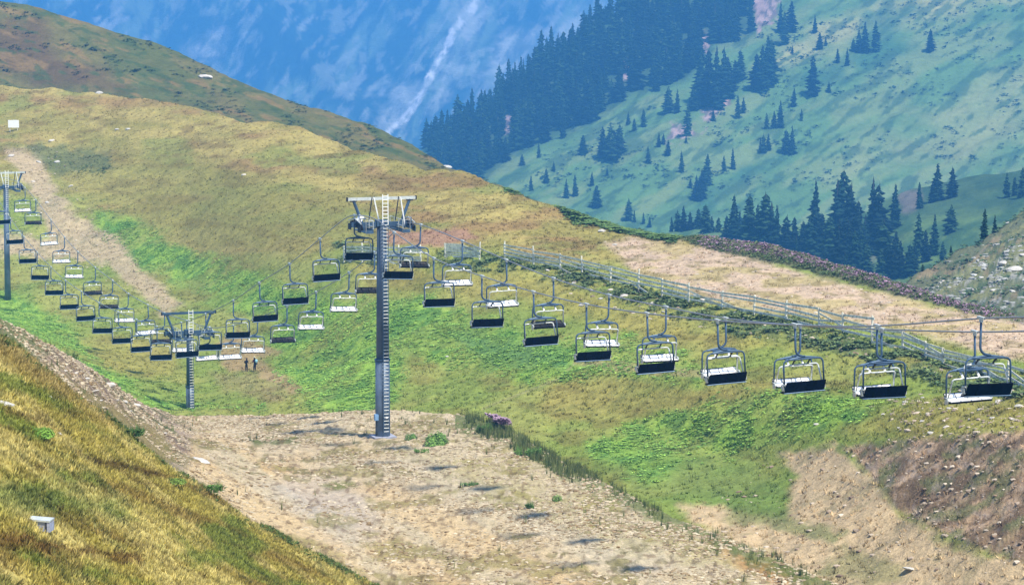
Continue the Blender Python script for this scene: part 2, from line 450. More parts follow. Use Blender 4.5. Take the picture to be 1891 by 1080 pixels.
def md_paint(qx, qy, G):
    x, y = G[..., 0], G[..., 1]
    sh = G.shape
    c = mix(np.broadcast_to(C(160, 164, 86), sh), C(140, 156, 74), sstep(.4, .6, fbm(x / 12, y / 14, 4, 24)))
    # upper hill: dry, straw and reddish brown
    hill = poly(qx, qy, [(-600, 0), (900, 0), (1300, 300), (1320, 470), (1130, 480), (900, 470), (640, 440), (560, 470), (420, 500), (270, 440), (180, 370), (60, 330), (-600, 280)], 26, 26, 90, 1)
    hc = mix(np.broadcast_to(C(158, 148, 82), sh), C(182, 166, 98), sstep(.42, .62, fbm(qx / 120, qy / 34, 4, 34)))
    hc = mix(hc, C(160, 130, 84), sstep(.5, .68, fbm(qx / 140, qy / 30, 4, 44)) * .8)
    hc = mix(hc, C(140, 146, 76), sstep(.50, .66, fbm(qx / 100, qy / 26, 4, 54)) * .75)
    hc = mix(hc, C(120, 98, 58), sstep(.6, .74, fbm(qx / 34, (qy + .1 * qx) / 9, 4, 64)) * .55)
    c = mix(c, hc, hill)
    mid = poly(qx, qy, [(140, 280), (420, 300), (640, 380), (640, 440), (560, 480), (400, 470), (220, 390), (120, 330)], 40, 40, 90, 2)
    c = mix(c, C(150, 146, 78), mid * .7)
    # dry lower patches
    for i, pg in enumerate([[(620, 480), (960, 500), (1300, 600), (1500, 640), (1300, 660), (1000, 560), (700, 530)],
                            [(520, 640), (700, 560), (700, 640), (600, 690)], [(1020, 700), (1300, 720), (1500, 690), (1250, 770), (1000, 760)],
                            [(1560, 790), (1700, 740), (1900, 740), (1900, 800), (1700, 810)], [(0, 620), (330, 640), (340, 690), (150, 690)]]):
        c = mix(c, C(168, 154, 84), poly(qx, qy, pg, 24, 26, 70, 10 + i) * .7)
    c = mix(c, C(126, 112, 60), sstep(.56, .70, fbm(qx / 70, qy / 16, 4, 74)) * .45)
    # lush broad leaved growth
    for i, pg in enumerate(LUSH):
        lm = poly(qx, qy, pg, 16, 24, 50, 20 + i)
        lc = mix(np.broadcast_to(C(150, 186, 78), sh), C(100, 146, 66), sstep(.42, .60, fbm(x / 1.6, y / 2.2, 3, 84)))
        c = mix(c, lc, lm * (.35 + .55 * sstep(.40, .56, fbm(x / 7, y / 12, 4, 300 + i))))
    c = mix(c, C(96, 140, 80), poly(qx, qy, [(840, 620), (1040, 640), (1050, 680), (900, 670)], 16, 16, 30) * .7)
    c = mix(c, C(100, 136, 70), poly(qx, qy, [(1090, 830), (1400, 840), (1500, 960), (1350, 960), (1180, 900)], 40, 30, 50) * .5)
    # shrub belt below the fence
    sb = poly(qx, qy, SHRUB_BELT, 9, 12, 30, 40)
    c = mix(c, C(104, 118, 72), sb * .8 * sstep(.38, .56, fbm(qx / 18, qy / 9, 3, 200)))
    # bare track up the valley on the left
    pt = poly(qx, qy, [(0, 270), (70, 280), (110, 360), (150, 400), (230, 450), (260, 500), (340, 560), (300, 580), (200, 490), (130, 480), (-20, 470), (-20, 430), (90, 440), (60, 360)], 8, 14, 26, 50)
    c = mix(c, C(196, 174, 140), pt * .85)
    c = mix(c, C(96, 112, 72), poly(qx, qy, [(40, 262), (200, 285), (210, 310), (100, 320), (60, 290)], 8, 12, 20, 51) * .7)
    pp = poly(qx, qy, [(440, 610), (520, 650), (480, 665), (560, 715), (540, 725), (470, 690), (420, 690), (400, 640)], 8, 12, 24, 52)
    c = mix(c, C(176, 150, 110), pp * .8)
    c = mix(c, C(176, 152, 112), poly(qx, qy, [(390, 690), (520, 690), (560, 720), (500, 740), (420, 720)], 14, 14, 24, 53) * .5)
    # bare red-brown cut behind the near tower head
    c = mix(c, C(176, 134, 112), poly(qx, qy, [(700, 425), (860, 425), (880, 440), (800, 455), (700, 450)], 6, 8, 20, 54) * .8)
    # faint footpath
    for a, b_ in (((1065, 668), (1030, 700)), ((1030, 700), (890, 755))):
        dx, dy = b_[0] - a[0], b_[1] - a[1]
        t = np.clip(((qx - a[0]) * dx + (qy - a[1]) * dy) / (dx * dx + dy * dy), 0, 1)
        c = mix(c, C(168, 164, 110), sstep(3.5, 1, np.hypot(qx - a[0] - t * dx, qy - a[1] - t * dy)) * .6)
    c = mix(c, C(176, 158, 112), poly(qx, qy, [(1060, 662), (1290, 684), (1300, 698), (1160, 688), (1060, 672)], 4, 5, 20, 55) * .7)
    # upper track
    ut = poly(qx, qy, [(1115, 448), (1180, 442), (1300, 452), (1450, 492), (1600, 535), (1750, 572), (1900, 592), (2300, 640), (2300, 760), (1900, 668), (1760, 636), (1600, 600), (1400, 570), (1280, 545), (1180, 505)], 8, 10, 40, 56)
    c = mix(c, mix(np.broadcast_to(C(210, 184, 156), sh), C(196, 176, 128), sstep(.45, .62, fbm(qx / 60, qy / 12, 3, 94))), ut * .95)
    c = mix(c, C(150, 136, 92), ut * sstep(.56, .68, fbm(qx / 26, qy / 6, 4, 95)) * .7)
    # purple heath along the rim of the track
    rim = poly(qx, qy, [(1230, 430), (1400, 446), (1600, 498), (1700, 538), (1900, 580), (1900, 600), (1780, 575), (1600, 530), (1450, 490), (1300, 458)], 4, 6, 20, 57)
    c = mix(c, C(110, 110, 84), rim * .9)
    # valley path and eroded bank, lower right
    vp = poly(qx, qy, [(1440, 835), (1540, 822), (1600, 870), (1660, 950), (1760, 1010), (1950, 1050), (1950, 1100), (1560, 1100), (1400, 1020), (1280, 965), (1250, 930), (1330, 940), (1450, 960), (1470, 880)], 10, 14, 30, 58)
    c = mix(c, C(212, 186, 146), vp * .95)
    c = mix(c, C(122, 134, 76), poly(qx, qy, [(1380, 930), (1560, 985), (1540, 1000), (1330, 960)], 10, 16, 24, 59) * .7)
    c = mix(c, C(130, 134, 82), poly(qx, qy, [(1560, 1010), (1680, 1050), (1640, 1085), (1500, 1060)], 14, 16, 24, 60) * .6)
    bk = poly(qx, qy, [(1555, 825), (1680, 812), (1800, 798), (1960, 790), (1960, 1060), (1760, 1000), (1660, 940), (1600, 870)], 8, 9, 30, 61)
    bc = mix(np.broadcast_to(C(200, 170, 136), sh), C(138, 116, 90), sstep(.40, .6, fbm((qx - qy) / 70, (qy + .55 * qx) / 11, 4, 96)))
    bc = mix(bc, C(124, 128, 84), sstep(.58, .70, fbm((qx - qy) / 70, (qy + .55 * qx) / 24, 4, 97)) * .8)
    bc = mix(bc, C(176, 160, 144), speck(qx, qy, 9, .60, .72, 98) * .6)
    c = mix(c, bc, bk)
    c = mix(c, C(70, 92, 50), speck(x, y, 1.3, .60, .74, 99) * .28 * (1 - ut) * (1 - hill * .6))
    return c
sheet('meadow', md_rows, [60, 70, 90, 170, 5, 8], (-420, 2280), 1050, md_relief, md_paint, M_meadow,
      'green and straw coloured alpine meadow rising to a rounded hill')

# --- darker ridge behind the hill
rc = [(-500, -170, 860), (-200, -70, 860), (0, -8, 850), (80, 8, 845), (200, 48, 830), (320, 92, 815), (400, 124, 800), (520, 170, 775), (600, 203, 750), (700, 240, 715), (780, 272, 680), (850, 302, 640), (920, 338, 600), (1040, 390, 540), (1180, 440, 490), (1400, 500, 450), (1700, 600, 400)]
rd_rows = [
    [(x, y + 60, Y + 20) for x, y, Y in crest if x <= 1700],
    [(x, y + (20 if x > 850 else 60), (Y * .6 + 40 + .4 * np.interp(x, [p[0] for p in rc], [p[2] for p in rc]))) for x, y, Y in crest if x <= 1700],
    rc,
    [(x, y + 14, Y + 40) for x, y, Y in rc],
    [(x, y + 150, Y + 160) for x, y, Y in rc],
]
def rd_relief(x, y, qx, qy):
    return (fbm(x / 60, y / 60, 4, 4) - .5) * 5 + (fbm(x / 9, y / 9, 4, 14) - .5) * 1.8
def rd_paint(qx, qy, G):
    sh = G.shape
    c = mix(np.broadcast_to(C(118, 112, 66), sh), C(98, 104, 58), sstep(.42, .6, fbm(qx / 80, (qy - .3 * qx) / 30, 4, 25)))
    c = mix(c, C(106, 84, 58), poly(qx, qy, [(-100, 30), (60, 40), (130, 110), (220, 160), (60, 150), (-100, 120)], 30, 30, 50) * .8)
    c = mix(c, C(146, 120, 74), sstep(.58, .72, fbm(qx / 60, (qy - .35 * qx) / 14, 4, 35)) * .7)
    c = mix(c, C(72, 92, 52), sstep(.60, .70, fbm(qx / 22, (qy - .3 * qx) / 8, 3, 45)) * .7)
    return c
sheet('grassy_ridge', rd_rows, [16, 110, 6, 8], (-420, 1650), 560, rd_relief, rd_paint, M_ridge, 'dark olive ridge behind the straw coloured hill')

# --- rocky slope on the right beyond the rim
rk_top = [(1500, 640, 420), (1620, 575, 440), (1680, 528, 460), (1750, 478, 490), (1820, 430, 510), (1891, 388, 530), (2000, 330, 560), (2300, 200, 620)]
rk_rows = [
    [(1500, 760, 330), (1700, 700, 340), (1891, 680, 350), (2300, 640, 360)],
    [(1500, 700, 390), (1620, 660, 395), (1750, 610, 400), (1891, 560, 410), (2300, 460, 440)],
    rk_top,
    [(x, y + 14, Y + 18) for x, y, Y in rk_top],
    [(x, y + 150, Y + 80) for x, y, Y in rk_top],
]
def rk_relief(x, y, qx, qy):
    return (fbm(x / 22, y / 22, 4, 6) - .5) * 4.5 + (fbm(x / 4, y / 4, 4, 16) - .5) * 2.0
def rk_paint(qx, qy, G):
    sh = G.shape
    c = mix(np.broadcast_to(C(132, 134, 92), sh), C(112, 118, 88), sstep(.4, .6, fbm((qx + qy) / 50, (qy + .7 * qx) / 16, 4, 26)))
    c = mix(c, C(160, 140, 110), sstep(.58, .7, fbm(qx / 40, (qy + .55 * qx) / 12, 4, 36)) * .7)
    c = mix(c, C(176, 174, 164), speck(qx, (qy + .55 * qx) * 1.6, 14, .62, .70, 46) * poly(qx, qy, [(1650, 600), (1760, 500), (1891, 450), (2300, 300), (2300, 650), (1700, 650)], 20, 20, 40) * .8)
    c = mix(c, C(66, 92, 66), speck(qx, (qy + .5 * qx) * 1.4, 20, .58, .68, 56) * .7)
    return c
sheet('rocky_slope', rk_rows, [8, 40, 90, 5, 6], (1500, 2280), 330, rk_relief, rk_paint, M_meadow, 'grey green slope strewn with pale rocks beyond the upper track')

# --- wooded spur behind it
sp_top = [(900, 520, 1000), (1060, 460, 1010), (1150, 432, 1030), (1230, 424, 1050), (1340, 420, 1060), (1500, 415, 1070), (1600, 396, 1060), (1640, 356, 1040), (1700, 338, 1030), (1780, 328, 1030), (1891, 309, 1040), (2300, 220, 1080)]
sp_rows = [
    [(900, 640, 620), (1230, 600, 640), (1600, 680, 600), (1891, 620, 640), (2300, 560, 700)],
    [(900, 560, 800), (1230, 480, 820), (1450, 520, 800), (1600, 540, 780), (1700, 520, 760), (1891, 440, 800), (2300, 360, 860)],
    sp_top,
    [(x, y + 10, Y + 40) for x, y, Y in sp_top],
    [(x, y + 90, Y + 180) for x, y, Y in sp_top],
]
def sp_relief(x, y, qx, qy):
    return (fbm(x / 60, y / 60, 4, 7) - .5) * 9 + (fbm(x / 12, y / 12, 4, 17) - .5) * 3
def sp_paint(qx, qy, G):
    sh = G.shape
    c = mix(np.broadcast_to(C(104, 130, 72), sh), C(74, 104, 62), sstep(.4, .6, fbm(qx / 40, (qy + .3 * qx) / 18, 4, 27)))
    c = mix(c, C(66, 92, 60), poly(qx, qy, [(1620, 330), (1950, 290), (1950, 350), (1800, 400), (1660, 400)], 14, 12, 40) * .7)
    c = mix(c, C(128, 116, 106), poly(qx, qy, [(1665, 345), (1700, 350), (1700, 380), (1670, 395), (1655, 370)], 8, 8, 20) * .8)
    c = mix(c, C(130, 124, 110), poly(qx, qy, [(1600, 450), (1640, 430), (1640, 470), (1600, 490)], 8, 8, 20) * .6)
    return c
sheet('wooded_spur', sp_rows, [10, 60, 70, 5, 6], (900, 2280), 480, sp_relief, sp_paint, M_far, 'dark green spur with spruces below the far slope', back=1.2)

# --- far slope
fs_top = [(400, 470, 1500), (600, 390, 1500), (780, 288, 1500), (850, 250, 1510), (900, 218, 1520), (1000, 138, 1550), (1100, 66, 1580), (1200, 8, 1600), (1300, -60, 1650), (1500, -150, 1700), (1891, -260, 1800), (2400, -380, 1900)]
fs_rows = [
    [(400, 620, 1000), (900, 560, 1020), (1200, 540, 1060), (1500, 560, 1080), (1891, 500, 1100), (2400, 420, 1150)],
    [(400, 520, 1180), (900, 400, 1200), (1200, 430, 1180), (1500, 440, 1180), (1891, 340, 1230), (2400, 240, 1300)],
    [(400, 500, 1350), (900, 300, 1350), (1200, 210, 1360), (1500, 130, 1400), (1891, 20, 1500), (2400, -100, 1600)],
    fs_top,
    [(x, y + 12, Y + 60) for x, y, Y in fs_top],
    [(x, y + 130, Y + 300) for x, y, Y in fs_top],
]
FOREST = [(782, 275), (860, 225), (930, 170), (1020, 105), (1110, 50), (1200, -5), (1330, -80), (1440, -80), (1420, -20), (1390, 60), (1320, 90), (1270, 150), (1180, 165), (1120, 205), (1060, 250), (1010, 262), (960, 280), (915, 310), (880, 345), (800, 320)]
def fs_relief(x, y, qx, qy):
    return (fbm(x / 110, y / 110, 4, 8) - .5) * 16 + (fbm((x - y) / 26, (x + y) / 50, 4, 18) - .5) * 7 + (fbm(x / 7, y / 7, 3, 28) - .5) * 1.6
def fs_paint(qx, qy, G):
    sh = G.shape
    c = mix(np.broadcast_to(C(102, 136, 78), sh), C(126, 146, 88), sstep(.4, .62, fbm(qx / 90, (qy + .5 * qx) / 30, 4, 28)))
    c = mix(c, C(178, 172, 112), poly(qx, qy, [(1400, 110), (1560, 30), (1891, -60), (1891, -10), (1600, 60), (1480, 110), (1400, 150)], 20, 24, 50) * .75)
    c = mix(c, C(166, 166, 112), poly(qx, qy, [(1560, 320), (1700, 230), (1900, 130), (1900, 260), (1750, 300)], 40, 40, 60) * .5)
    for pg in ([(1330, 330), (1420, 290), (1480, 270), (1440, 300), (1360, 350), (1300, 400), (1290, 380)], [(1560, 110), (1600, 20), (1700, 10), (1640, 80), (1690, 90), (1600, 130)],
               [(1480, 130), (1560, 120), (1560, 150), (1480, 160)], [(1220, 400), (1300, 370), (1340, 400), (1280, 420)]):
        c = mix(c, C(70, 112, 74), poly(qx, qy, pg, 12, 14, 40, 3) * .75)
    c = mix(c, C(68, 98, 60), sstep(.53, .66, fbm(qx / 34, (qy + .6 * qx) / 12, 4, 38)) * .75)
    c = mix(c, C(60, 84, 56), poly(qx, qy, FOREST, 18, 12, 40, 4) * .85)
    for pg in ([(1395, -10), (1440, -10), (1432, 35), (1400, 60), (1388, 30)], [(1318, 175), (1355, 172), (1350, 195), (1300, 228), (1296, 205)],
               [(1290, 65), (1310, 60), (1305, 95), (1290, 95)], [(930, 215), (944, 215), (944, 245), (932, 245)], [(1150, 110), (1163, 110), (1160, 150), (1150, 150)],
               [(850, 262), (885, 270), (885, 300), (860, 300)], [(1240, 230), (1300, 245), (1230, 262)]):
        c = mix(c, mix(np.broadcast_to(C(190, 160, 156), sh), C(120, 104, 104), sstep(.42, .6, fbm(qx / 7, qy / 7, 3, 58))), poly(qx, qy, pg, 5, 14, 12, 5) * .9)
    return c
sheet('far_slope', fs_rows, [6, 90, 120, 110, 6, 8], (420, 2380), 700, fs_relief, fs_paint, M_far, 'far green mountainside dotted with spruces', back=1.42)

# --- blue mountain at the back
mt_rows = [
    [(-900, 700, 3600), (945, 620, 3600), (2900, 700, 3600)],
    [(-900, 360, 4300), (945, 330, 4300), (2900, 360, 4300)],
    [(-900, 30, 5100), (945, 60, 5100), (2900, 30, 5100)],
    [(-900, -330, 6100), (945, -300, 6000), (2900, -330, 6100)],
    [(-900, -340, 6500), (945, -320, 6500), (2900, -340, 6500)],
]
def mt_relief(x, y, qx, qy):
    u = (x + .35 * y); v = (y - .2 * x)
    rid = 1 - np.abs(2 * fbm(u / 330, v / 1500, 5, 9) - 1)
    return (rid - .8) * 150 + (fbm(u / 90, v / 260, 4, 19) - .5) * 60
def mt_paint(qx, qy, G):
    sh = G.shape
    r = qx + .62 * qy       # gullies run down to the left
    c = mix(np.broadcast_to(C(40, 62, 52), sh), C(120, 138, 104), sstep(.42, .62, fbm(r / 60, qy / 110, 5, 29)))
    c = mix(c, C(24, 44, 38), sstep(.50, .62, fbm((qx + .2 * qy) / 12, qy / 30, 5, 129)) * .75)
    c = mix(c, C(170, 172, 150), sstep(.58, .70, fbm((qx + .3 * qy) / 18, qy / 26, 5, 139)) * .6)
    # scree gully
    gpts = [(885, -10), (868, 25), (838, 55), (822, 95), (800, 125), (782, 165), (758, 205), (735, 228), (712, 248), (690, 275)]
    dmin = np.full(qx.shape, 1e9); side = np.zeros(qx.shape)
    for a, b_ in zip(gpts[:-1], gpts[1:]):
        dx, dy = b_[0] - a[0], b_[1] - a[1]
        t = np.clip(((qx - a[0]) * dx + (qy - a[1]) * dy) / (dx * dx + dy * dy), 0, 1)
        dmin = np.minimum(dmin, np.hypot(qx - a[0] - t * dx, qy - a[1] - t * dy))
    wobble = (fbm(qx / 16, qy / 16, 4, 39) - .5) * 22
    halo = sstep(60, 8, dmin + wobble * 2.2) * sstep(.48, .62, fbm(r / 9, qy / 40, 4, 49))
    c = mix(c, C(210, 205, 190), halo * .5)
    c = mix(c, np.array([.9, .86, .82]), sstep(9, 4, dmin + wobble * .6) * (.35 + .65 * sstep(.36, .55, fbm(qx / 9, qy / 14, 3, 149))))
    for pg in ([(402, 50), (416, 55), (410, 90), (385, 118), (372, 118), (392, 90)], [(930, 60), (1010, 50), (1100, 0), (1180, 0), (1010, 100), (930, 160), (860, 200), (900, 120)],
               [(340, 90), (400, 60), (380, 110), (350, 110)], [(850, 0), (900, 20), (850, 130), (800, 210), (820, 120)], [(720, 150), (760, 160), (730, 220), (705, 240)]):
        pm = poly(qx, qy, pg, 16, 18, 24, 6)
        c = mix(c, C(225, 220, 205), pm * (.22 + .4 * sstep(.45, .6, fbm(r / 14, qy / 36, 4, 59))))
    c = mix(c, C(214, 212, 200), sstep(.60, .74, fbm(r / 20, qy / 44, 5, 69)) * .45)
    return c
sheet('blue_mountain', mt_rows, [10, 170, 240, 10], (-620, 2500), 700, mt_relief, mt_paint, M_mount, 'hazy blue mountainside with a pale scree gully', vs=6, back=1.15)

# --- haze
me = bpy.data.meshes.new('haze')
bm = bmesh.new()
bmesh.ops.create_cube(bm, size=1)
X0, X1, Y0, Y1, Z0, Z1 = -3400, 3400, -80, 8300, -640, 640
for v in bm.verts:
    v.co = Vector((X1 if v.co.x > 0 else X0, Y1 if v.co.y > 0 else Y0, Z1 if v.co.z > 0 else Z0))
bm.to_mesh(me); bm.free()
mh = bpy.data.materials.new('haze'); mh.use_nodes = True
nt = mh.node_tree
for n in list(nt.nodes):
    if n.type != 'OUTPUT_MATERIAL': nt.nodes.remove(n)
pv = nt.nodes.new('ShaderNodeVolumePrincipled')
pv.inputs['Color'].default_value = (*HAZE_COLOR, 1)
pv.inputs['Density'].default_value = HAZE_DENSITY
pv.inputs['Anisotropy'].default_value = 0.0
nt.links.new(pv.outputs[0], nt.nodes['Material Output'].inputs['Volume'])
tag(link('haze', me, None, mh), 'blue air haze filling the valley', None, None, 'stuff')
print('mountain zmax', SHEETS['blue_mountain']['G'][..., 2].max(), 'zmin', SHEETS['blue_mountain']['G'][..., 2].min(), [ (k, float(s['G'][...,2].min())) for k, s in SHEETS.items()])

# ------------------------------------------------------------------ bulk scatter
def bulk(name, temps, pos, scale, rot, cols, mat, smooth=False, parent=None, tint_var=0.18):
    """one mesh of many small pieces: temps = list of (verts, tris, shade per vertex)"""
    n = len(pos); which = rng.integers(0, len(temps), n)
    vs, fs, cs = [], [], []; off = 0
    scale = np.asarray(scale, float)
    if scale.ndim == 1: scale = np.repeat(scale[:, None], 3, 1)
    for k, (tv, tf, ts) in enumerate(temps):
        m = np.where(which == k)[0]
        if len(m) == 0: continue
        c, s = np.cos(rot[m]), np.sin(rot[m])
        v = tv[None] * scale[m][:, None, :]
        x = v[..., 0] * c[:, None] - v[..., 1] * s[:, None]
        y = v[..., 0] * s[:, None] + v[..., 1] * c[:, None]
        w = np.stack([x, y, v[..., 2]], -1) + pos[m][:, None]
        vs.append(w.reshape(-1, 3))
        fs.append((tf[None] + (np.arange(len(m)) * len(tv))[:, None, None]).reshape(-1, 3) + off)
        cc = cols[m][:, None] * ts[None, :, None] * (1 + tint_var * (rng.random((len(m), 1, 1)) * 2 - 1))
        cs.append(cc.reshape(-1, 3))
        off += len(m) * len(tv)
    me = bpy.data.meshes.new(name)
    set_mesh(me, np.concatenate(vs), np.concatenate(fs), np.concatenate(cs), smooth)
    return link(name, me, parent, mat)

def t_tuft(nb, spread, width, seed):
    r = np.random.default_rng(seed); V, T, S = [], [], []
    for i in range(nb):
        a = r.random() * 6.283; rr = r.random() * spread * .6
        bx, by = rr * math.cos(a), rr * math.sin(a)
        b = r.random() * 6.283; w = width * (.6 + .8 * r.random()); h = .5 + .6 * r.random()
        lx, ly = math.cos(a) * spread * r.random(), math.sin(a) * spread * r.random()
        k = len(V)
        V += [(bx - w * math.cos(b), by - w * math.sin(b), -.1), (bx + w * math.cos(b), by + w * math.sin(b), -.1), (bx + lx, by + ly, h)]
        T.append((k, k + 1, k + 2)); q = .85 + .3 * r.random(); S += [q, q, q]
    return np.array(V), np.array(T), np.array(S)

def t_leafy(nl, seed, flat=.5):
    r = np.random.default_rng(seed); V, T, S = [], [], []
    for i in range(nl):
        a = r.random() * 6.283; e = r.random() ** .7; rr = .15 + .75 * (1 - e * .6)
        c = np.array([rr * math.cos(a) * .7, rr * math.sin(a) * .7, flat * e])
        d = np.array([math.cos(a), math.sin(a), .25 + .5 * e]); d /= np.linalg.norm(d)
        s = np.array([-math.sin(a), math.cos(a), 0]) + .4 * (r.random(3) - .5)
        L = .34 + .3 * r.random(); W = .12 + .14 * r.random()
        k = len(V)
        V += [c - d * L * .5, c + s * W, c + d * L * .6 - np.array([0, 0, .06]), c - s * W]
        T += [(k, k + 1, k + 2), (k, k + 2, k + 3)]; q = .75 + .5 * r.random(); S += [q] * 4
    return np.array(V), np.array(T), np.array(S)

def t_dome(nl, seed):
    r = np.random.default_rng(seed); V, T, S = [], [], []
    for i in range(nl):
        a = r.random() * 6.283; z = r.random() ** .8; q = math.sqrt(max(1 - z * z, 0)) * (.8 + .3 * r.random())
        c = np.array([q * math.cos(a), q * math.sin(a), z * (.8 + .3 * r.random())])
        n = c / np.linalg.norm(c) + .5 * (r.random(3) - .5); n[2] += .5; n /= np.linalg.norm(n)
        u = np.cross(n, r.normal(size=3)); u /= np.linalg.norm(u); v = np.cross(n, u)
        L = .10 + .12 * r.random(); W = .05 + .07 * r.random(); k = len(V)
        V += [c - u * L, c + v * W, c + u * L, c - v * W]
        T += [(k, k + 1, k + 2), (k, k + 2, k + 3)]; s_ = .6 + .8 * r.random(); S += [s_] * 4
    return np.array(V), np.array(T), np.array(S)

def ico(sub, seed, rough=.25, flat=.65):
    b = bmesh.new(); bmesh.ops.create_icosphere(b, subdivisions=sub, radius=1)
    r = np.random.default_rng(seed)
    V = np.array([v.co[:] for v in b.verts]); T = np.array([[v.index for v in f.verts] for f in b.faces]); b.free()
    V *= (1 + rough * (r.random((len(V), 1)) * 2 - 1)); V *= np.array([1, .7 + .3 * r.random(), flat])
    # flatten a few sides as cleaved faces
    for _ in range(3):
        n = r.normal(size=3); n /= np.linalg.norm(n); lim = .55 + .2 * r.random()
        d = V @ n; V -= np.clip(d - lim, 0, None)[:, None] * n
    return V, T, np.ones(len(V))

TUFTS = [t_tuft(9, .55, .10, s) for s in range(6)]
TALL = [t_tuft(9, .30, .05, s + 20) for s in range(5)]
LEAFY = [t_leafy(9, s) for s in range(6)]
LEAFY_HI = [t_dome(130, s + 30) for s in range(3)]
STONES = [ico(1, s, .22, .55) for s in range(6)]

def pick(name, mask, n, seg=(0, None), areapow=.6, vis=(-30, 1930, -30, 1110)):
    """random points on a sheet with the given weight"""
    S = SHEETS[name]; G = S['G']
    a = S['cuts'][seg[0]]; b = S['cuts'][seg[1]] if seg[1] else len(G)
    qx, qy = S['px'], S['py']
    w = np.zeros(qx.shape); w[a:b] = mask[a:b]
    w *= (qx > vis[0]) & (qx < vis[1]) & (qy > vis[2]) & (qy < vis[3])
    w[-1] = 0; w[:, -1] = 0
    e1 = np.roll(G, -1, 1) - G; e2 = np.roll(G, -1, 0) - G
    ar = np.linalg.norm(np.cross(e1, e2), axis=-1)
    w = (w * ar ** areapow).ravel(); cw = np.cumsum(w)
    i = np.searchsorted(cw, rng.random(n) * cw[-1])
    i = np.clip(i, 0, len(w) - 1)
    nu = G.shape[1]
    u, v = rng.random((2, n, 1))
    P = G.reshape(-1, 3)
    i1 = np.minimum(i + 1, len(P) - 1); i2 = np.minimum(i + nu, len(P) - 1)
    p = P[i] + (P[i1] - P[i]) * u * .9 + (P[i2] - P[i]) * v * .9
    return p, S['cols'].reshape(-1, 3)[i], i

# dry grass on the foreground slope
S = SHEETS['grass_hillside']; qx, qy = S['px'], S['py']
p, c, i = pick('grass_hillside', np.ones(qx.shape), 42000, (1, 5), .75)
hgt = .10 + .10 * rng.random(len(p))
bulk('dry_grass', TUFTS, p, np.stack([hgt * 1.5, hgt * 1.5, hgt], -1), rng.random(len(p)) * 6.28, c * 1.06, M_leaf, tint_var=.42)
tag(bpy.data.objects['dry_grass'], 'dry golden grass covering the foreground hillside', None, None, 'stuff')

# lush growth and weeds on the meadow
S = SHEETS['meadow']; qx, qy = S['px'], S['py']
m = sum(poly(qx, qy, pg, 14, 22, 50, 20 + k) for k, pg in enumerate(LUSH))
m = np.clip(m, 0, 1) * (.25 + sstep(.46, .56, fbm(S['G'][..., 0] / 2.2, S['G'][..., 1] / 4, 4, 111)))
p, c, i = pick('meadow', m, 24000, (0, 4), .55)
s = .18 + .30 * rng.random(len(p)) ** 2
g = rng.random(len(p))[:, None]
cc = C(178, 216, 98) * g + C(124, 174, 80) * (1 - g)
bulk('broad_leaved_weeds', LEAFY, p, np.stack([s, s, s * .55], -1), rng.random(len(p)) * 6.28, cc, M_leaf, tint_var=.2)
tag(bpy.data.objects['broad_leaved_weeds'], 'bright green broad leaved weeds covering the damp parts of the meadow', None, None, 'stuff')

p, c, i = pick('meadow', np.ones(qx.shape) * (1 - .6 * poly(qx, qy, [(1115, 448), (1300, 452), (1600, 535), (1900, 592), (1900, 668), (1600, 600), (1280, 545)], 8)), 30000, (0, 4), .5)
s = .18 + .22 * rng.random(len(p))
bulk('meadow_grass', TUFTS, p, np.stack([s * 1.4, s * 1.4, s * .8], -1), rng.random(len(p)) * 6.28, c * 1.0, M_leaf, tint_var=.35)
tag(bpy.data.objects['meadow_grass'], 'short tussock grass of the meadow and hill', None, None, 'stuff')

sb = np.maximum(poly(qx, qy, SHRUB_BELT, 8, 10, 30, 40), .5 * poly(qx, qy, [(100, 296), (150, 290), (215, 300), (190, 320), (120, 318)], 8, 10, 20)) * sstep(.44, .56, fbm(S['G'][..., 0] / 3, S['G'][..., 1] / 3, 3, 112))
extra = poly(qx, qy, [(1020, 374), (1060, 376), (1180, 418), (1250, 436), (1240, 446), (1160, 430), (1100, 415), (1060, 412)], 5, 8, 30) + poly(qx, qy, [(930, 342), (972, 350), (970, 358), (935, 356)], 4)
p, c, i = pick('meadow', np.clip(sb, 0, 1), 5200, (0, 5), .5)
s = .28 + .40 * rng.random(len(p))
g = rng.random(len(p))[:, None]
bulk('scrub', LEAFY, p, np.stack([s, s, s * .9], -1), rng.random(len(p)) * 6.28, C(134, 150, 92) * g + C(78, 104, 70) * (1 - g), M_leaf)
tag(bpy.data.objects['scrub'], 'dark low scrub along the wooden fence', None, None, 'stuff')
p, c, i = pick('meadow', np.clip(extra, 0, 1), 2600, (2, 6), .5)
s = .5 + .5 * rng.random(len(p)); g = rng.random(len(p))[:, None]
bulk('dwarf_juniper', LEAFY, p, np.stack([s * 1.2, s * 1.2, s * .6], -1), rng.random(len(p)) * 6.28, C(120, 146, 78) * g + C(80, 112, 62) * (1 - g), M_leaf)
tag(bpy.data.objects['dwarf_juniper'], 'mats of green dwarf juniper on the shoulder of the hill', None, None, 'stuff')

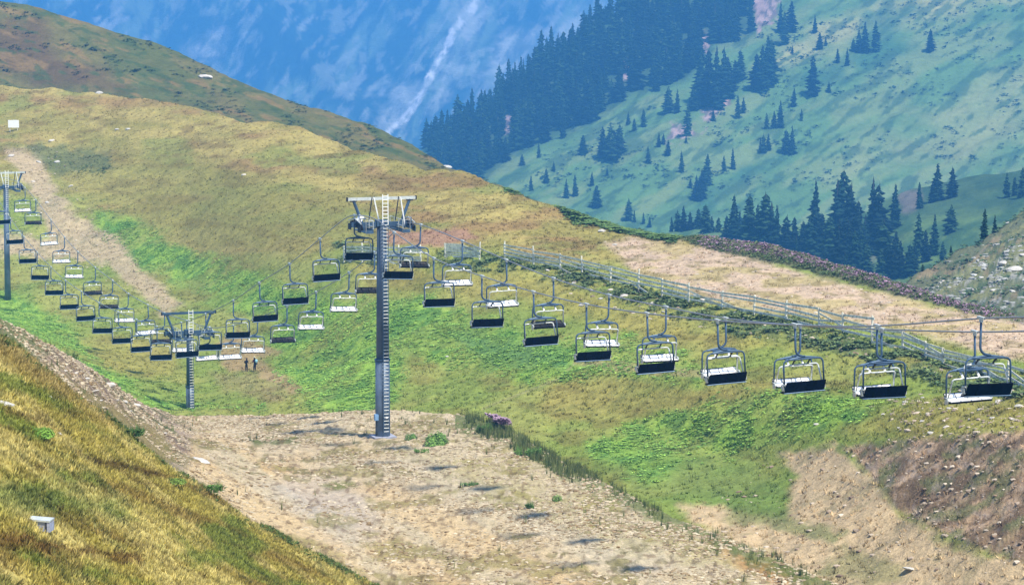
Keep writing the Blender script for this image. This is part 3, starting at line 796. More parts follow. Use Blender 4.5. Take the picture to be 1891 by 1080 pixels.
rim = poly(qx, qy, [(1230, 430), (1400, 444), (1600, 494), (1700, 534), (1900, 576), (1900, 598), (1780, 575), (1600, 528), (1450, 488), (1300, 458)], 4, 6, 20, 57)
p, c, i = pick('meadow', rim, 6500, (3, 6), .5)
ppx, ppy = project(p)
s = .16 + .36 * rng.random(len(p)) ** 1.5
cy = np.interp(ppx, [q[0] for q in crest], [q[1] for q in crest])
pur = ((ppy - cy) < 14 + 8 * rng.random(len(p))) & (ppx > 1290) & (rng.random(len(p)) < .52)
g = rng.random(len(p))[:, None]
cc = np.where(pur[:, None], C(186, 150, 176) * g + C(136, 118, 124) * (1 - g), C(120, 138, 84) * g + C(74, 96, 66) * (1 - g))
bulk('flowering_heath', LEAFY, p, np.stack([s, s, s * 1.1], -1), rng.random(len(p)) * 6.28, cc, M_leaf)
tag(bpy.data.objects['flowering_heath'], 'purple flowering heath and scrub along the rim of the upper track', None, None, 'stuff')

# gravel and tall weeds on the terrace
S = SHEETS['gravel_road']; qx, qy = S['px'], S['py']
dens = .5 + 1.2 * poly(qx, qy, [(330, 770), (480, 765), (640, 830), (900, 880), (1180, 960), (1330, 1060), (1180, 1060), (900, 960), (640, 880), (430, 820)], 30, 26, 60) + .25 * poly(qx, qy, [(-200, 400), (0, 560), (150, 640), (310, 750), (360, 800), (330, 880), (150, 800), (-200, 700)], 18)
dens = dens * sstep(.3, .6, fbm(S['G'][..., 0] / 4, S['G'][..., 1] / 4, 3, 113))
p, c, i = pick('gravel_road', dens, 34000, (0, 4), .6)
s = .045 + .15 * rng.random(len(p)) ** 2.6
g = rng.random(len(p))[:, None] * 1.25 - .25
bulk('gravel', STONES[:4], p, np.stack([s * 1.3, s * 1.3, s], -1), rng.random(len(p)) * 6.28, C(212, 198, 168) * g + C(158, 138, 106) * (1 - g), M_rock)
tag(bpy.data.objects['gravel'], 'loose pale stones scattered over the gravel terrace', None, None, 'stuff')
ex = np.interp(qx, [q[0] for q in pl_edge], [q[1] for q in pl_edge])
em = np.where(qx > 740, sstep(30, 2, np.abs(qy - ex - 6)), 0) * sstep(.50, .64, fbm(qx / 34, qy / 20, 3, 114)) * (.35 + .65 * sstep(1250, 1000, qx)) + .020 * sstep(.5, .6, fbm(qx / 40, qy / 20, 3, 115))
em += 2.4 * poly(qx, qy, [(860, 762), (960, 782), (1040, 838), (1100, 885), (1060, 888), (985, 850), (930, 822), (870, 795)], 8) * sstep(.38, .52, fbm(qx / 22, qy / 16, 3, 131))
p, c, i = pick('gravel_road', em, 4600, (1, 5), .4)
s = .22 + .7 * rng.random(len(p)) ** 2
g = rng.random(len(p))[:, None]
bulk('tall_weeds', TALL, p, np.stack([s * .55, s * .55, s], -1), rng.random(len(p)) * 6.28, C(142, 150, 88) * g + C(76, 96, 54) * (1 - g), M_leaf, tint_var=.3)
tag(bpy.data.objects['tall_weeds'], 'tall dark weeds growing along the brink of the gravel terrace', None, None, 'stuff')
fm = poly(qx, qy, [(895, 768), (950, 772), (970, 790), (925, 792)], 6)
p, c, i = pick('gravel_road', fm, 420, (1, 5), .4)
s = .35 + .3 * rng.random(len(p))
bulk('pink_flowers', LEAFY, p + np.array([0, 0, .5]), np.stack([s, s, s], -1), rng.random(len(p)) * 6.28, np.tile(C(178, 150, 168), (len(p), 1)), M_leaf)
tag(bpy.data.objects['pink_flowers'], 'patch of pink flowers at the brink of the gravel terrace', None, None, 'stuff')
# foot of the grassy slope: dark weeds against the gravel
S = SHEETS['grass_hillside']; qx, qy = S['px'], S['py']
cyn = np.interp(qx, [q[0] for q in near_crest], [q[1] for q in near_crest])
em = sstep(16, 1, np.abs(qy - cyn - 3)) * np.where(qx > 170, 1, .25) * sstep(.42, .56, fbm(qx / 40, qy / 40, 3, 116))
p, c, i = pick('grass_hillside', em + .15 * sstep(26, 1, np.abs(qy - cyn - 3)), 3600, (2, 5), .4)
s = .10 + .34 * rng.random(len(p)) ** 2.2; g = rng.random(len(p))[:, None]
bulk('slope_edge_weeds', TALL + LEAFY[:3], p, np.stack([s * .6, s * .6, s], -1), rng.random(len(p)) * 6.28, C(120, 136, 70) * g + C(60, 86, 46) * (1 - g), M_leaf, tint_var=.3)
tag(bpy.data.objects['slope_edge_weeds'], 'dark green weeds along the foot of the golden slope', None, None, 'stuff')

# rubble and stones on the meadow, bank and rocky slope
S = SHEETS['meadow']; qx, qy = S['px'], S['py']
m = (poly(qx, qy, [(1000, 500), (1180, 530), (1400, 590), (1560, 620), (1891, 700), (1891, 720), (1560, 660), (1380, 620), (1180, 590), (1040, 540)], 14) * .8
     + poly(qx, qy, [(1600, 760), (1700, 730), (1900, 700), (1900, 800), (1700, 812)], 14) * .7
     + poly(qx, qy, [(1555, 825), (1900, 790), (1900, 1060), (1760, 1000), (1660, 940), (1600, 870)], 10) * .8
     + poly(qx, qy, [(1115, 448), (1300, 452), (1600, 535), (1900, 592), (1900, 668), (1600, 600), (1280, 545)], 8) * .25
     + poly(qx, qy, [(0, 270), (100, 280), (230, 450), (340, 560), (260, 560), (100, 470), (-20, 440)], 14) * .4
     + poly(qx, qy, [(1440, 835), (1600, 870), (1760, 1010), (1891, 1060), (1560, 1100), (1280, 965)], 20) * .25)
p, c, i = pick('meadow', m, 4200, (0, 4), .5)
s = .05 + .22 * rng.random(len(p)) ** 4.5; g = rng.random(len(p))[:, None]
bulk('rubble', STONES, p, np.stack([s * 1.3, s * 1.2, s], -1), rng.random(len(p)) * 6.28, C(220, 206, 184) * g + C(140, 118, 98) * (1 - g), M_rock)
tag(bpy.data.objects['rubble'], 'loose stones on the banks and tracks of the meadow', None, None, 'stuff')
S = SHEETS['rocky_slope']; qx, qy = S['px'], S['py']
m = poly(qx, qy, [(1650, 600), (1760, 500), (1891, 440), (2000, 400), (2000, 650), (1700, 650)], 30) * sstep(.45, .6, fbm(qx / 30, (qy + .5 * qx) / 14, 3, 118))
p, c, i = pick('rocky_slope', m, 700, (1, 3), .4)
s = .15 + .6 * rng.random(len(p)) ** 4; g = rng.random(len(p))[:, None]
bulk('scree', STONES, p, np.stack([s * 1.4, s, s * .8], -1), rng.random(len(p)) * 6.28, C(200, 200, 192) * g + C(140, 140, 132) * (1 - g), M_rock)
tag(bpy.data.objects['scree'], 'pale scree stones on the rocky slope', None, None, 'stuff')
p, c, i = pick('rocky_slope', np.ones(qx.shape), 700, (1, 3), .4)
s = .6 + 1.0 * rng.random(len(p)) ** 2; g = rng.random(len(p))[:, None]
bulk('slope_scrub', LEAFY, p, np.stack([s, s, s * .7], -1), rng.random(len(p)) * 6.28, C(92, 116, 76) * g + C(56, 84, 60) * (1 - g), M_leaf)
tag(bpy.data.objects['slope_scrub'], 'low dark scrub on the rocky slope', None, None, 'stuff')
S = SHEETS['far_slope']; qx, qy = S['px'], S['py']
m = poly(qx, qy, [(1400, 60), (1900, -20), (1900, 420), (1600, 330), (1200, 420), (960, 330), (1100, 240), (1300, 200)], 30) * sstep(.42, .6, fbm(qx / 60, qy / 40, 3, 119))
p, c, i = pick('far_slope', m, 1300, (1, 4), .4)
s = .9 + 2.8 * rng.random(len(p)) ** 2.5; g = rng.random(len(p))[:, None]
bulk('mountain_shrubs', LEAFY, p, np.stack([s * 1.3, s * 1.3, s], -1), rng.random(len(p)) * 6.28, C(80, 112, 74) * g + C(44, 70, 52) * (1 - g), M_leaf)
tag(bpy.data.objects['mountain_shrubs'], 'small dark shrubs speckling the far green mountainside', None, None, 'stuff')
S = SHEETS['grassy_ridge']; qx, qy = S['px'], S['py']
p, c, i = pick('grassy_ridge', sstep(.5, .62, fbm(qx / 50, (qy - .3 * qx) / 18, 3, 120)), 1500, (1, 3), .4)
s = .5 + .9 * rng.random(len(p)) ** 2; g = rng.random(len(p))[:, None]
bulk('ridge_scrub', LEAFY, p, np.stack([s * 1.3, s * 1.3, s * .6], -1), rng.random(len(p)) * 6.28, C(96, 110, 66) * g + C(60, 80, 48) * (1 - g), M_leaf)
tag(bpy.data.objects['ridge_scrub'], 'low scrub on the dark olive ridge', None, None, 'stuff')

# ------------------------------------------------------------------ small mesh builder
class MB:
    def __init__(s): s.v = []; s.f = []
    def add(s, vs, fs):
        o = len(s.v); s.v += [tuple(v) for v in vs]; s.f += [tuple(i + o for i in f) for f in fs]; return s
    def box(s, c, d, rot=None):
        vs = [Vector((x * d[0] / 2, y * d[1] / 2, z * d[2] / 2)) for x in (-1, 1) for y in (-1, 1) for z in (-1, 1)]
        if rot is not None: vs = [rot @ v for v in vs]
        vs = [v + Vector(c) for v in vs]
        return s.add(vs, [(0, 1, 3, 2), (4, 6, 7, 5), (0, 4, 5, 1), (2, 3, 7, 6), (0, 2, 6, 4), (1, 5, 7, 3)])
    def tube(s, pts, r, n=6, caps=True):
        pts = [Vector(p) for p in pts]; rs = r if isinstance(r, (list, tuple)) else [r] * len(pts)
        rings = []; up = None
        for i, p in enumerate(pts):
            t = (pts[min(i + 1, len(pts) - 1)] - pts[max(i - 1, 0)]).normalized()
            if up is None:
                up = Vector((0, 0, 1)) if abs(t.z) < .9 else Vector((0, 1, 0))
            a = t.cross(up).normalized(); b = a.cross(t).normalized(); up = b
            rings.append([p + (a * math.cos(2 * math.pi * k / n) + b * math.sin(2 * math.pi * k / n)) * rs[i] for k in range(n)])
        vs = [v for ring in rings for v in ring]
        fs = [(i * n + k, i * n + (k + 1) % n, (i + 1) * n + (k + 1) % n, (i + 1) * n + k) for i in range(len(pts) - 1) for k in range(n)]
        if caps: fs += [tuple(range(n))[::-1], tuple((len(pts) - 1) * n + k for k in range(n))]
        return s.add(vs, fs)
    def mesh(s, name, mat, smooth=False):
        me = bpy.data.meshes.new(name); me.from_pydata(s.v, [], s.f)
        bmx = bmesh.new(); bmx.from_mesh(me); bmesh.ops.recalc_face_normals(bmx, faces=bmx.faces); bmx.to_mesh(me); bmx.free()
        me.materials.append(mat)
        if smooth: me.polygons.foreach_set('use_smooth', [True] * len(me.polygons))
        me.update(); return me

def part(name, mb, mat, parent, smooth=False, loc=None, label=None):
    o = link(name, mb.mesh(name, mat, smooth) if isinstance(mb, MB) else mb, parent)
    if loc is not None: o.location = loc
    if label: o['label'] = label
    return o

def arc(p0, pc, p1, n=5):
    p0, pc, p1 = Vector(p0), Vector(pc), Vector(p1)
    return [p0 * (1 - t) ** 2 + pc * 2 * t * (1 - t) + p1 * t * t for t in [i / n for i in range(n + 1)]]

# ------------------------------------------------------------------ the lift line
B = 0.34
AL, AR = 69.0, 73.4          # left and right rope in plan: X = A - B*Y
def rope_pt(px, py, A):
    # X = A - B*Y and X/d = (px-CX)/F
    v = (CY - py) / F; k = (px - CX) / F / (CT + v * ST)
    return PV(px, py, A / (k + B))
YAW = math.atan(B)
LEFT = [(2300, 572), (1990, 584), (1812, 588), (1620, 602), (1468, 600), (1325, 592), (1195, 579), (1083, 562), (985, 539), (890, 510), (801, 477), (728, 429), (690, 403), (655, 398), (634, 406),
        (591, 441), (535, 487), (479, 522), (431, 555), (380, 580), (335, 596), (290, 603), (252, 590), (218, 576), (183, 559), (150, 538), (121, 518), (94, 493), (69, 466), (44, 437), (19, 403), (-4, 368), (-30, 338), (-120, 318)]
RIGHT = [(2300, 600), (1985, 609), (1800, 613), (1628, 608), (1478, 601), (1340, 588), (1230, 567), (1125, 545), (1022, 514), (935, 480), (854, 445), (777, 415), (745, 414), (724, 432), (692, 466), (645, 503),
         (584, 539), (530, 565), (476, 587), (431, 601), (387, 605), (345, 592), (304, 578), (273, 563), (237, 542), (208, 518), (176, 494), (144, 465), (119, 438), (94, 406), (66, 369), (46, 347), (15, 330), (-100, 310)]
def resample(pts, n=4):
    out = []
    for i in range(len(pts) - 1):
        p0 = pts[max(i - 1, 0)]; p1 = pts[i]; p2 = pts[i + 1]; p3 = pts[min(i + 2, len(pts) - 1)]
        for k in range(n):
            t = k / n
            out.append(.5 * ((2 * p1) + (p2 - p0) * t + (2 * p0 - 5 * p1 + 4 * p2 - p3) * t * t + (3 * p1 - p0 - 3 * p2 + p3) * t ** 3))
    out.append(pts[-1]); return out
for pts, A, lab in ((LEFT, AL, 'steel haul rope carrying the chairs that face away'), (RIGHT, AR, 'steel haul rope carrying the chairs that face the camera')):
    w = [rope_pt(x, y, A) for x, y in pts]
    o = link('haul_rope', MB().tube(resample(w, 3), .045, 5).mesh('haul_rope', M_rope, True))
    tag(o, lab, 'cable', 'haul ropes of the chairlift')

# chair, origin at the grip, +y forward
XC = .42
def chair_proto(kind):
    root = empty('chairlift_chair', (0, 0, 0))
    g = MB().box((0, 0, .03), (.13, .62, .11)).box((0, 0, -.09), (.1, .22, .16))
    part('grip', g, M_galv, root)
    h = MB().tube([(0, 0, -.05), (0, 0, -1.25)] + arc((0, 0, -1.3), (0.02, 0, -1.66), (.52, 0, -1.70), 6), .062, 6)
    part('hanger', h, M_steel, root, True)
    bm_ = MB()
    bm_.tube([(XC - .8, 0, -1.80), (XC - .3, 0, -1.73), (XC, 0, -1.70), (XC + .3, 0, -1.73), (XC + .8, 0, -1.80)], .05, 6)
    bm_.box((XC, .18, -1.79), (1.15, .42, .035)).tube([(XC - .6, .34, -1.82), (XC + .6, .34, -1.82)], .035, 5)
    part('cross_beam', bm_, M_steel, root)
    hoop = MB()
    W = 1.13
    hoop.tube([(XC - W, -.05, -3.36), (XC - W + .02, 0, -2.2)] + arc((XC - W + .02, 0, -2.1), (XC - W + .03, 0, -1.82), (XC - W + .32, 0, -1.82), 5)
              + [(XC + W - .32, 0, -1.82)] + arc((XC + W - .32, 0, -1.82), (XC + W - .03, 0, -1.82), (XC + W - .02, 0, -2.1), 5)[1:] + [(XC + W, -.05, -3.36)], .05, 6)
    part('hoop_frame', hoop, M_steel if kind != 'away' else M_steel, root, True)
    sbm = MB()
    zt = -2.17
    fy = .40
    sbm.tube([(XC - 1.06, .02, -3.20), (XC - 1.00, fy - .1, zt - .25)] + arc((XC - 1.0, fy - .05, zt - .16), (XC - 1.0, fy, zt), (XC - .82, fy, zt), 4)
             + [(XC - .5, fy, zt), (XC - .42, fy, zt + .05), (XC - .34, fy, zt), (XC + .34, fy, zt), (XC + .42, fy, zt + .05), (XC + .5, fy, zt)]
             + arc((XC + .82, fy, zt), (XC + 1.0, fy, zt), (XC + 1.0, fy - .05, zt - .16), 4) + [(XC + 1.00, fy - .1, zt - .25), (XC + 1.06, .02, -3.20)], .046, 6)
    part('safety_bar', sbm, M_galv, root, True)
    for s_ in (-1, 1):
        br = MB().tube([(0, 0.02, -1.84), (0, fy * .6, -1.98), (0, fy, zt + .03)], .045 if kind == 'away' else .055, 5)
        part('bracket', br, M_dark if kind == 'away' else M_white, root, loc=(XC + s_ * .43, 0, 0))  # shade on away chairs set by a dark material, facing ones white
        ar = MB().tube([(0, -.15, -3.10), (0, .20, -3.13), (0, .30, -3.22), (0, .10, -3.42)], .04, 5).box((0, .02, -3.30), (.07, .2, .26))
        part('armrest', ar, M_galv, root, loc=(XC + s_ * 1.15, 0, 0))
    wseg = .545
    for k in range(4):
        x = XC + (k - 1.5) * (wseg + .012)
        if kind == 'away':
            prof = [(-.36, -2.96), (-.25, -3.20), (-.14, -3.40), (-.02, -3.58), (.45, -3.62), (.45, -3.56), (.0, -3.50), (-.09, -3.36), (-.20, -3.17), (-.31, -2.94)]
        else:
            prof = [(-.38, -2.96), (-.27, -3.20), (-.18, -3.34), (-.06, -3.42), (.42, -3.36), (.43, -3.28), (.0, -3.31), (-.13, -3.25), (-.22, -3.16), (-.34, -2.93)]
        mb = MB()
        n = len(prof)
        vs = [(-wseg / 2, y, z) for y, z in prof] + [(wseg / 2, y, z) for y, z in prof]
        fs = [tuple(range(n)), tuple(range(2 * n - 1, n - 1, -1))] + [(i, (i + 1) % n, n + (i + 1) % n, n + i) for i in range(n)]
        mb.add(vs, fs)
        part('backrest', mb, M_black if (k % 2 == 0) else M_black2, root, loc=(x, 0, 0))
        sm = MB()
        if kind == 'away':
            q = [(-.26, -3.04), (-.07, -3.38), (.02, -3.49), (.43, -3.55), (.43, -3.50), (.05, -3.42), (-.02, -3.35), (-.21, -3.02)]
        else:
            q = [(-.325, -2.97), (-.12, -3.24), (.0, -3.30), (.40, -3.272), (.40, -3.235), (.02, -3.225), (-.08, -3.17), (-.285, -2.96)]
        n = len(q); ww = wseg / 2 - .02
        vs = [(-ww, y, z) for y, z in q] + [(ww, y, z) for y, z in q]
        fs = [tuple(range(n)), tuple(range(2 * n - 1, n - 1, -1))] + [(i, (i + 1) % n, n + (i + 1) % n, n + i) for i in range(n)]
        sm.add(vs, fs)
        part('seat', sm, M_pad if kind == 'pale' else M_darkpad, root, loc=(x, 0, 0))
    if kind == 'away':
        part('lower_rail', MB().tube([(XC - 1.16, -.06, -3.56), (XC + 1.16, -.06, -3.56)], .035, 5), M_steel, root)
    return root

protos = {k: chair_proto(k) for k in ('away', 'pale', 'darkseat')}
used = set()
def ORDN(n): return ORD[n] if n < 16 else ['seventeenth', 'eighteenth', 'nineteenth', 'twentieth', 'twenty-first', 'twenty-second'][n - 16]
ORD = ['first', 'second', 'third', 'fourth', 'fifth', 'sixth', 'seventh', 'eighth', 'ninth', 'tenth', 'eleventh', 'twelfth', 'thirteenth', 'fourteenth', 'fifteenth', 'sixteenth']
def place_chair(px, py, A, kind, label, group):
    if kind in used: r = copy_tree(protos[kind])
    else: r = protos[kind]; used.add(kind)
    r.location = rope_pt(px, py, A)
    r.scale = (1.06, 1.06, 1.05)
    r.rotation_euler = (0, random.uniform(-.045, .045), YAW + (0 if kind == 'away' else math.pi) + random.uniform(-.03, .03))
    tag(r, label, 'chairlift chair', group)

away_pts = [p_ for p_ in LEFT[1:-2] if p_[0] not in (690, 634)]
kinds_dark = {1022, 777, 692, 530, 304, 208, 176, 66}
face_pts = [p_ for p_ in RIGHT[1:-2] if p_[0] not in (745, 724)]
cnt = {}
def region(px):
    if px > 700: return 'r'
    if px > 350: return 'm'
    return 'l'
for (px, py) in away_pts:
    rgn = region(px)
    if rgn == 'r': k = sorted([q[0] for q in away_pts if q[0] > 700]).index(px); t = f'black-backed chair facing away, {ORD[k]} to the right of the tall near tower'
    elif rgn == 'm': k = sorted([q[0] for q in away_pts if 350 < q[0] <= 700], reverse=True).index(px); t = f'black-backed chair facing away, {ORD[k]} to the left of the tall near tower'
    else: k = sorted([q[0] for q in away_pts if q[0] <= 350], reverse=True).index(px); t = f'small black-backed chair facing away, {ORD[k]} to the left of the low middle tower'
    place_chair(px, py, AL, 'away', t, 'chairs of the lift facing away')
for (px, py) in face_pts:
    rgn = region(px); kd = 'darkseat' if px in kinds_dark else 'pale'
    w = 'dark' if kd == 'darkseat' else 'pale'
    if rgn == 'r': k = sorted([q[0] for q in face_pts if q[0] > 700]).index(px); t = f'chair facing the camera with {w} seats, {ORD[k]} to the right of the tall near tower'
    elif rgn == 'm': k = sorted([q[0] for q in face_pts if 350 < q[0] <= 700], reverse=True).index(px); t = f'chair facing the camera with {w} seats, {ORD[k]} left of the tall near tower'
    else: k = sorted([q[0] for q in face_pts if q[0] <= 350], reverse=True).index(px); t = f'small chair facing the camera with {w} seats, {ORD[k]} left of the low middle tower'
    place_chair(px, py, AR, kd, t, 'chairs of the lift facing the camera')

# ------------------------------------------------------------------ towers
AC = (AL + AR) / 2
def wheel(r, w, n=14):
    mb = MB(); vs = []; fs = []
    for s_ in (-1, 1):
        for k in range(n): vs.append((s_ * w / 2, r * math.cos(2 * math.pi * k / n), r * math.sin(2 * math.pi * k / n)))
    fs = [tuple(range(n))[::-1], tuple(range(n, 2 * n))] + [(k, (k + 1) % n, n + (k + 1) % n, n + k) for k in range(n)]
    return mb.add(vs, fs)
W_MESH = wheel(.30, .12).mesh('sheave', M_dark)
H_MESH = wheel(.10, .12, 8).mesh('hub', M_galv)
RUNG = {}
def tower(base_px, base_py, Yb, zarm, rad, label, ladder=True, box=False, step_at=None, under=False, fullladder=True):
    """zarm: world height of the main cross arm; pole goes down below the ground at the base"""
    X = AC - B * Yb
    zb = PV(base_px, base_py, Yb).z
    root = empty('lift_tower', (X, Yb, zb), YAW)
    tag(root, label, 'lift tower', 'lift towers')
    H = zarm - zb
    r0 = rad
    if step_at:
        part('pole', MB().tube([(0, 0, -1.5), (0, 0, H * step_at)], [r0 * 1.06, r0], 20), M_pole, root, True)
        part('flange', MB().tube([(0, 0, H * step_at - .06), (0, 0, H * step_at + .06)], r0 * 1.12, 20), M_steel, root, True)
        part('upper_pole', MB().tube([(0, 0, H * step_at + .06), (0, 0, H + .25)], [r0 * .88, r0 * .66], 20), M_pole2, root, True)
    else:
        part('pole', MB().tube([(0, 0, -1.5), (0, 0, H + .25)], [r0, r0 * .7], 20), M_pole, root, True)
    part('concrete_foot', MB().box((0, 0, -.35), (r0 * 3.2, r0 * 3.2, .9)), M_conc, root)
    part('cross_arm', MB().box((0, 0, H), (5.2, .34, .38)).box((0, 0, H + .1), (1.0, .7, .5)), M_steel, root)
    # lifting frame
    top = H + 2.15
    part('lifting_beam', MB().box((0, 0, top), (5.9, .20, .24)), M_galv if not under else M_steel, root)
    for s_ in (-1, 1):
        part('beam_cap', MB().box((s_ * 2.98, 0, top), (.10, .26, .34)), M_dark, root)
        part('frame_leg', MB().tube([(s_ * 2.45, 0, top - .1), (s_ * 1.7, 0, H + .15)], .13, 8), M_steel, root)
        part('shoe', MB().box((s_ * 2.45, 0, top - .17), (.55, .26, .10)), M_dark, root)
        if not under:
            x0 = -1.05 if s_ < 0 else 1.25
            part('hoist_rod', MB().tube([(x0 + .2, -.1, top + .15), (x0 - .1, -.1, H + .3)], .05, 5), M_dark, root)
            part('davit_strut', MB().tube([(x0 + .35, -.15, top + .05), (x0 + .75, -.15, H - .25 if s_ > 0 else H + .4)], .06, 5), M_white, root)
        # sheave train and walkway under each rope
        sx = s_ * 2.2
        beam = part('sheave_beam', MB().box((sx - s_ * .16, 0, H - .18), (.10, 3.6, .22)).box((sx - s_ * .16, 0, H - .02), (.14, .8, .3)), M_steel, root)
        for k in range(6):
            y = -1.5 + k * .6
            zz = H + .10 - .012 * (y * y) * 6 if not under else H - .12 + .07 * y * y
            w_ = part('sheave', W_MESH, None, root, loc=(sx, y, zz))
            part('hub', H_MESH, None, w_)
        part('walkway', MB().box((sx - s_ * .62, 0, H - .55), (.62, 3.9, .05)).box((sx - s_ * .62, -1.9, H - .42), (.62, .04, .26)).box((sx - s_ * .92, 0, H - .40), (.04, 3.9, .34)), M_steel, root)
        part('support_arm', MB().tube([(s_ * .4, 0, H - .25), (sx - s_ * .3, -.9, H - .52)], .05, 5).tube([(s_ * .4, 0, H - .25), (sx - s_ * .3, .9, H - .52)], .05, 5).tube([(sx, -1.2, H - .2), (sx, -1.2, H + .62), (sx - s_ * .5, -1.2, H + .62)], .05, 5), M_steel, root)
        part('wheel_guard', MB().tube([(sx + s_ * .12, y_, H + .55 - .16 * abs(y_)) for y_ in (-1.9, -1.2, -.5, 0, .5, 1.2, 1.9)], .05, 5), M_galv, root)
        rail = MB()
        for y in (-1.9, -.65, .65, 1.9): rail.tube([(sx - s_ * .92, y, H - .55), (sx - s_ * .92, y, H + .5)], .035, 4)
        rail.tube([(sx - s_ * .92, -1.9, H + .5), (sx - s_ * .92, 1.9, H + .5)], .025, 4).tube([(sx - s_ * .92, -1.9, H), (sx - s_ * .92, 1.9, H)], .02, 4)
        rail.tube([(sx - s_ * .92, -1.9, H + .5), (sx - s_ * .3, -1.9, H + .5), (sx - s_ * .3, -1.9, H - .5)], .022, 4)
        part('guard_rail', rail, M_galv, root)
        part('catcher_plate', MB().box((sx + s_ * .16, -1.5, H - .25), (.04, .9, .5)).box((sx + s_ * .16, 1.5, H - .25), (.04, .9, .5)), M_steel if s_ > 0 else M_dark, root)
    if not under:
        part('drive_cover', MB().box((-2.0, -.4, H + .55), (.36, .5, .6), Matrix.Rotation(.6, 3, 'Y')), M_white, root)
    # ladder on the camera side
    if ladder:
        a = -math.pi / 2 - YAW + .30
        lx = .10; ly = -(r0 + .16)
        lo = .4 if fullladder else H - 3
        ld = MB()
        for s_ in (-.23, .23):
            ld.box((lx + s_, ly, (H + lo) / 2), (.05, .05, H - lo))
        lad = part('ladder', ld, M_steel, root)
        lw = MB()
        for s_ in (-.23, .23):
            lw.box((lx + s_, ly, H + 1.28), (.06, .06, 2.55))
        lad2 = part('upper_ladder', lw, M_white, root)
        for nm, m_ in (('a', M_galv), ('b', M_white)):
            if nm not in RUNG: RUNG[nm] = MB().tube([(-.23, 0, 0), (.23, 0, 0)], .028, 4).mesh('rung', m_)
        z = lo + .15
        while z < H + 2.5:
            up = z > H
            part('rung', RUNG['b' if up else 'a'], None, lad2 if up else lad, loc=(lx, ly, z))
            z += .30
        if step_at or fullladder:
            part('fall_arrest_cable', MB().tube([(lx - .33, ly + .05, lo), (lx - .33, ly + .05, H)], .012, 4), M_dark, root)
    if box:
        jb = part('junction_box', MB().box((-.62, -.22, 1.72), (.34, .34, .52)), M_blue, root)
        part('box_door', MB().box((-.62, -.397, 1.72), (.28, .015, .44)), M_blue, jb)
        part('cable_duct', MB().tube([(-.58, -.2, 1.45), (-.55, -.18, .6), (-.72, -.25, -.3)], .06, 6), M_dark, root)
        part('plate', MB().box((.12, -(r0 + .20), 1.75), (.2, .02, .14)), M_white, root)
    return root

def yline(px, py):
    v = (CY - py) / F; k = (px - CX) / F / (CT + v * ST)
    return AC / (k + B)
Y1_, Y2_, Y3_ = yline(707, 805), yline(351, 760), yline(15, 570)
z1 = PV(707, 414, Y1_).z; z2 = PV(350, 614, Y2_).z; z3 = PV(15, 346, Y3_).z
tower(707, 806, Y1_, z1, .60, 'tallest and nearest lift tower with full ladder and blue box, on the gravel', True, True, .365)
tower(351, 760, Y2_, z2, .42, 'low middle lift tower behind the gravel terrace with a crowded bridge of chairs', True, False, .32, True)
tower(15, 571, Y3_, z3, .50, 'farthest lift tower at the left edge on the green slope', True, False, None, False, False)

# communication / control cable between towers is carried by the rope line: none visible

# ------------------------------------------------------------------ fence
fence = None
def fence_thing(posts, label, nrail, h=1.8, seed=1, skip=(), jitter=.12, rail_h=.2):
    r = random.Random(seed)
    pts = [ground_at('meadow', x, y, 4) for x, y in posts]
    root = empty('wooden_fence', pts[0])
    tag(root, label, 'fence', 'wooden snow fences beside the upper track')
    o = pts[0]
    for i, p_ in enumerate(pts):
        hh = h * r.uniform(.95, 1.25)
        tilt = Vector((r.uniform(-.12, .12), r.uniform(-.08, .08), 0))
        q = p_ - o
        part('post', MB().tube([q - Vector((0, 0, .5)), q + tilt + Vector((0, 0, hh))], [.10, .09], 6), M_wood, root)
        if i < len(pts) - 1 and i not in skip:
            q2 = pts[i + 1] - o
            d = (q2 - q); L = d.length; yaw = math.atan2(d.y, d.x)
            for k in range(nrail):
                z0 = h * (.22 + .72 * k / max(nrail - 1, 1)) + r.uniform(-jitter, jitter)
                z1_ = h * (.22 + .72 * k / max(nrail - 1, 1)) + r.uniform(-jitter, jitter)
                if r.random() < .10: z1_ -= h * .5
                a = q + Vector((0, -.10, z0)); b = q2 + Vector((0, -.10, z1_))
                e = (b - a).normalized(); a = a - e * r.uniform(.1, .35); b = b + e * r.uniform(.1, .35)
                rot = e.to_track_quat('X', 'Z').to_matrix()
                part('rail', MB().box((a + b) / 2, ((b - a).length, .045, rail_h * r.uniform(.8, 1.15)), rot), M_wood, root)
    return root
fence_thing([(636, 484), (668, 485), (700, 486), (735, 486), (778, 487)], 'stacked plank fence of pale boards directly behind the near tower', 5, 2.1, 3, jitter=.10, rail_h=.22)
fence_thing([(822, 478), (853, 480), (885, 481)], 'short plank fence panel of close grey boards right of the near tower', 6, 1.9, 4, jitter=.05, rail_h=.22)
fence_thing([(932, 478), (985, 490), (1035, 500), (1076, 510), (1126, 522), (1178, 536), (1222, 549), (1270, 559), (1333, 571), (1392, 582), (1450, 594)],
            'long pale rail fence running down along the lower edge of the upper track', 4, 1.9, 5)
fence_thing([(1450, 594), (1512, 606), (1558, 614), (1610, 628)], 'broken tilted rail fence with a raised pair of boards, middle of the upper track', 4, 1.8, 6, jitter=.25)
fence_thing([(1612, 632), (1668, 648), (1708, 662), (1742, 676), (1800, 694), (1860, 710), (1910, 722)], 'collapsed rail fence behind the nearest chairs at the right', 4, 1.6, 7, jitter=.28)

